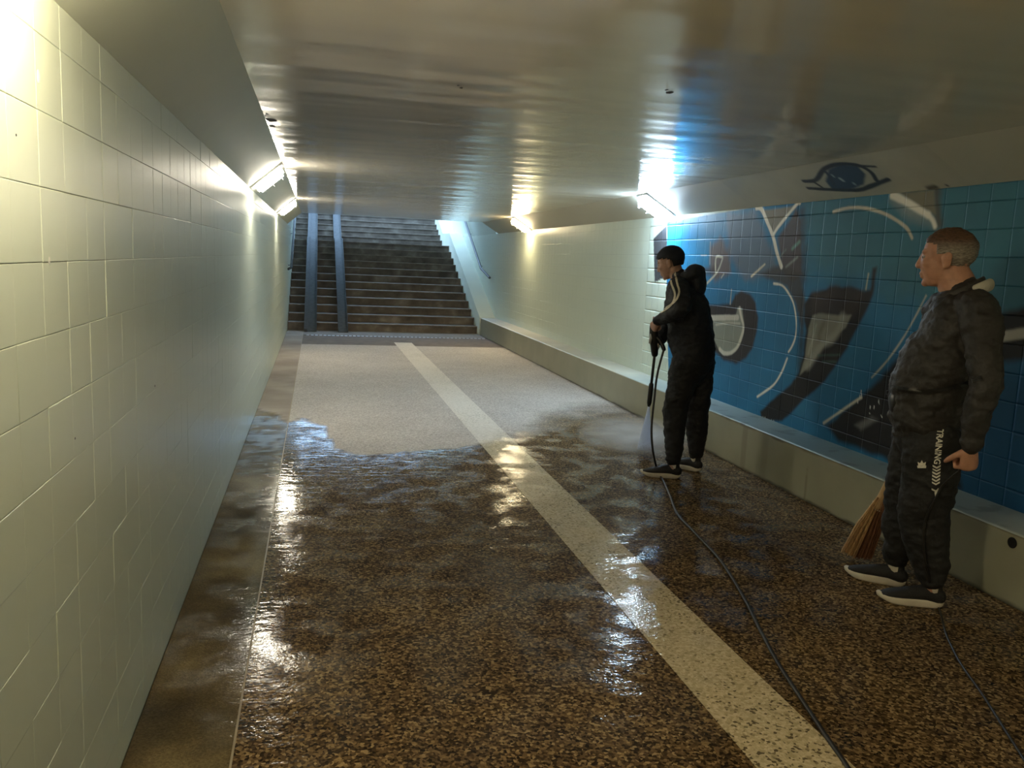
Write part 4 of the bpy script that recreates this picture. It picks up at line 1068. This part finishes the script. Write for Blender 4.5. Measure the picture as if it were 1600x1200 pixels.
# --- pressure washer gun, hoses, water
def washer():
    pl, f, l, u = ml_['pl'], ml_['f'], ml_['l'], ml_['u']
    a = pl(1021, 508, .10); b = pl(1023, 553, .06); c = pl(1014, 633, .05)
    t = tag(empty('pressure_washer_lance', c), 'black pressure washer gun and lance pointed at the floor', 'pressure washer')
    bm = bmesh.new(); tube(bm, [a, a.lerp(b, .4), b], [(.028, .028), (.036, .036), (.026, .028)], ref=f, sub=3, seg=14); put('gun_body', from_bm('gun_body', bm), M['black'], t, True)
    bm = bmesh.new(); h = a.lerp(b, .35); tube(bm, [h, h - f * .05 - u * .035, h - f * .085 - u * .10], [(.018, .022), (.017, .020), (.016, .019)], ref=f, sub=3, seg=12); put('grip', from_bm('grip', bm), M['black'], t, True)
    bm = bmesh.new(); tube(bm, [h - f * .02 - u * .04, h - f * .038 - u * .07, h - f * .045 - u * .10], [.005, .005, .004], seg=8); put('trigger', from_bm('trigger', bm), simple('grey_trigger', (.25, .25, .25), .4), t, True)
    bm = bmesh.new(); tube(bm, [b, b.lerp(c, .75)], [.011, .011], seg=12); put('lance_pipe', from_bm('lance_pipe', bm), M['hose'], t, True)
    bm = bmesh.new(); tube(bm, [b.lerp(c, .60), b.lerp(c, .95), c], [.019, .019, .014], seg=14); put('nozzle', from_bm('nozzle', bm), M['black'], t, True)
    bm = bmesh.new(); tube(bm, [h + f * .01 + l * .03 + u * .01, h + f * .02 + l * .032 - u * .06], [(.012, .004), (.010, .004)], ref=f, seg=8); put('badge', from_bm('badge', bm), simple('grey_badge', (.42, .42, .40), .4), t, True)
    # hose from the grip down to the floor and along it towards the viewpoint
    e = h - f * .085 - u * .10
    fl = [on_z(x, y, .009) for x, y in ((1030, 742), (1046, 772), (1058, 802), (1085, 832), (1125, 875), (1160, 930), (1188, 985), (1215, 1035), (1252, 1092), (1292, 1152), (1325, 1200), (1370, 1280))]
    hang = [e, pl(1027, 585, .12), pl(1022, 625, .19), pl(1018, 670, .24), pl(1021, 710, .25)]
    pts = smooth_path(hang + fl, 8)
    for p in pts: p.z = max(p.z, .009)
    bm = bmesh.new(); tube(bm, pts, [.0085] * len(pts), seg=10); tag(put('pressure_hose', from_bm('pressure_hose', bm), M['hose'], None, True), 'thick black hose snaking from the lance across the wet floor', 'hose')
    # the fan of water
    m, nt, bs = new_mat('water_spray'); out = nt.nodes['Material Output']
    nt.nodes.remove(bs)
    tr = N(nt, 'ShaderNodeBsdfTransparent'); df = N(nt, 'ShaderNodeBsdfDiffuse'); df.inputs['Color'].default_value = (.85, .9, 1, 1); tl = N(nt, 'ShaderNodeBsdfTranslucent'); tl.inputs['Color'].default_value = (.85, .9, 1, 1)
    ad = N(nt, 'ShaderNodeMixShader'); ad.inputs[0].default_value = .5; L(nt, df, 'BSDF', ad, 1); L(nt, tl, 'BSDF', ad, 2)
    at = N(nt, 'ShaderNodeAttribute', attribute_name='spray'); mp = coords(nt, (90, 90, 12)); nz = N(nt, 'ShaderNodeTexNoise'); nz.inputs['Scale'].default_value = 1; L(nt, mp, 'Vector', nz, 'Vector')
    k = math_n(nt, 'MULTIPLY', (at, 'Fac'), (nz, 'Fac')); k2 = math_n(nt, 'MULTIPLY', (k, 'Value'), 4.5, clamp=True)
    mx = N(nt, 'ShaderNodeMixShader'); L(nt, k2, 'Value', mx, 0); L(nt, tr, 'BSDF', mx, 1); L(nt, ad, 'Shader', mx, 2); L(nt, mx, 'Shader', out, 'Surface')
    base = [on_z(996, 702, .0), on_z(1019, 702, .0)]; mid = (base[0] + base[1]) / 2; sd = (base[1] - base[0]); vd = Vector((sd.y, -sd.x, 0)).normalized() * -1
    V, dn, Fc = [], [], []; n, mm = 18, 14
    for i in range(mm):
        s = i / (mm - 1)
        for k_ in range(n):
            a_ = 2 * math.pi * k_ / n; p = c.lerp(mid, s) + sd * (.5 * s + .01) * math.cos(a_) + vd * (.02 + .045 * s) * math.sin(a_)
            V.append(p); dn.append(.95 - .35 * s - .45 * max(0, (s - .75) / .25))
    for i in range(mm - 1):
        for k_ in range(n): Fc.append((i * n + k_, i * n + (k_ + 1) % n, (i + 1) * n + (k_ + 1) % n, (i + 1) * n + k_))
    me = pydata('water_spray', V, Fc); set_float(me, 'spray', dn); o = put('water_spray', me, m, None, True)
    tag(o, 'white fan of water spraying from the lance nozzle', 'water spray')
    # drifting mist where the jet meets the floor
    m, nt, bs = new_mat('mist'); out = nt.nodes['Material Output']; nt.nodes.remove(bs)
    tc = N(nt, 'ShaderNodeTexCoord'); gr = N(nt, 'ShaderNodeTexGradient', gradient_type='SPHERICAL'); L(nt, tc, 'Object', gr, 'Vector')
    nz = N(nt, 'ShaderNodeTexNoise'); nz.inputs['Scale'].default_value = 2.5; L(nt, tc, 'Object', nz, 'Vector')
    q = math_n(nt, 'MULTIPLY', (gr, 'Fac'), (nz, 'Fac')); q2 = math_n(nt, 'MULTIPLY', (q, 'Value'), 7.0)
    vs = N(nt, 'ShaderNodeVolumeScatter'); vs.inputs['Color'].default_value = (.98, .99, 1, 1); vs.inputs['Anisotropy'].default_value = .2; L(nt, q2, 'Value', vs, 'Density'); L(nt, vs, 'Volume', out, 'Volume')
    bm = bmesh.new(); bmesh.ops.create_uvsphere(bm, u_segments=24, v_segments=14, radius=1.0)
    me = from_bm('mist', bm); o = put('mist', me, m, None, True); o.location = (mid.x - .05, mid.y + .1, .10); o.scale = (.55, .6, .16)
    tag(o, 'low pale mist around the spot where the water jet lands', 'mist', kind='stuff')
washer()
def cable():
    pl, f, l, u = mr_['pl'], mr_['f'], mr_['l'], mr_['u']
    st = mr_['wrL'] + mr_['dL'].normalized() * .10 + f * .02
    ov = []
    for x, y in ((1474, 757), (1462, 778), (1446, 812), (1443, 850), (1449, 895)):
        d = ray(x, y).normalized(); h = mr_['bv'].ray_cast(CO, d)
        ov.append((h[0] - d * .02) if h[0] else pl(x, y, .22))
    gr = [on_z(x, y, .006) for x, y in ((1465, 948), (1478, 990), (1500, 1035), (1535, 1085), (1570, 1140), (1605, 1195), (1650, 1270))]
    pts = smooth_path([st + l * .005] + ov + gr, 8)
    for p in pts: p.z = max(p.z, .006)
    bm = bmesh.new(); tube(bm, pts, [.0048] * len(pts), seg=8); tag(put('power_cable', from_bm('power_cable', bm), M['hose'], None, True), "thin black cable hanging from the older man's fist to the floor", 'cable')
cable()
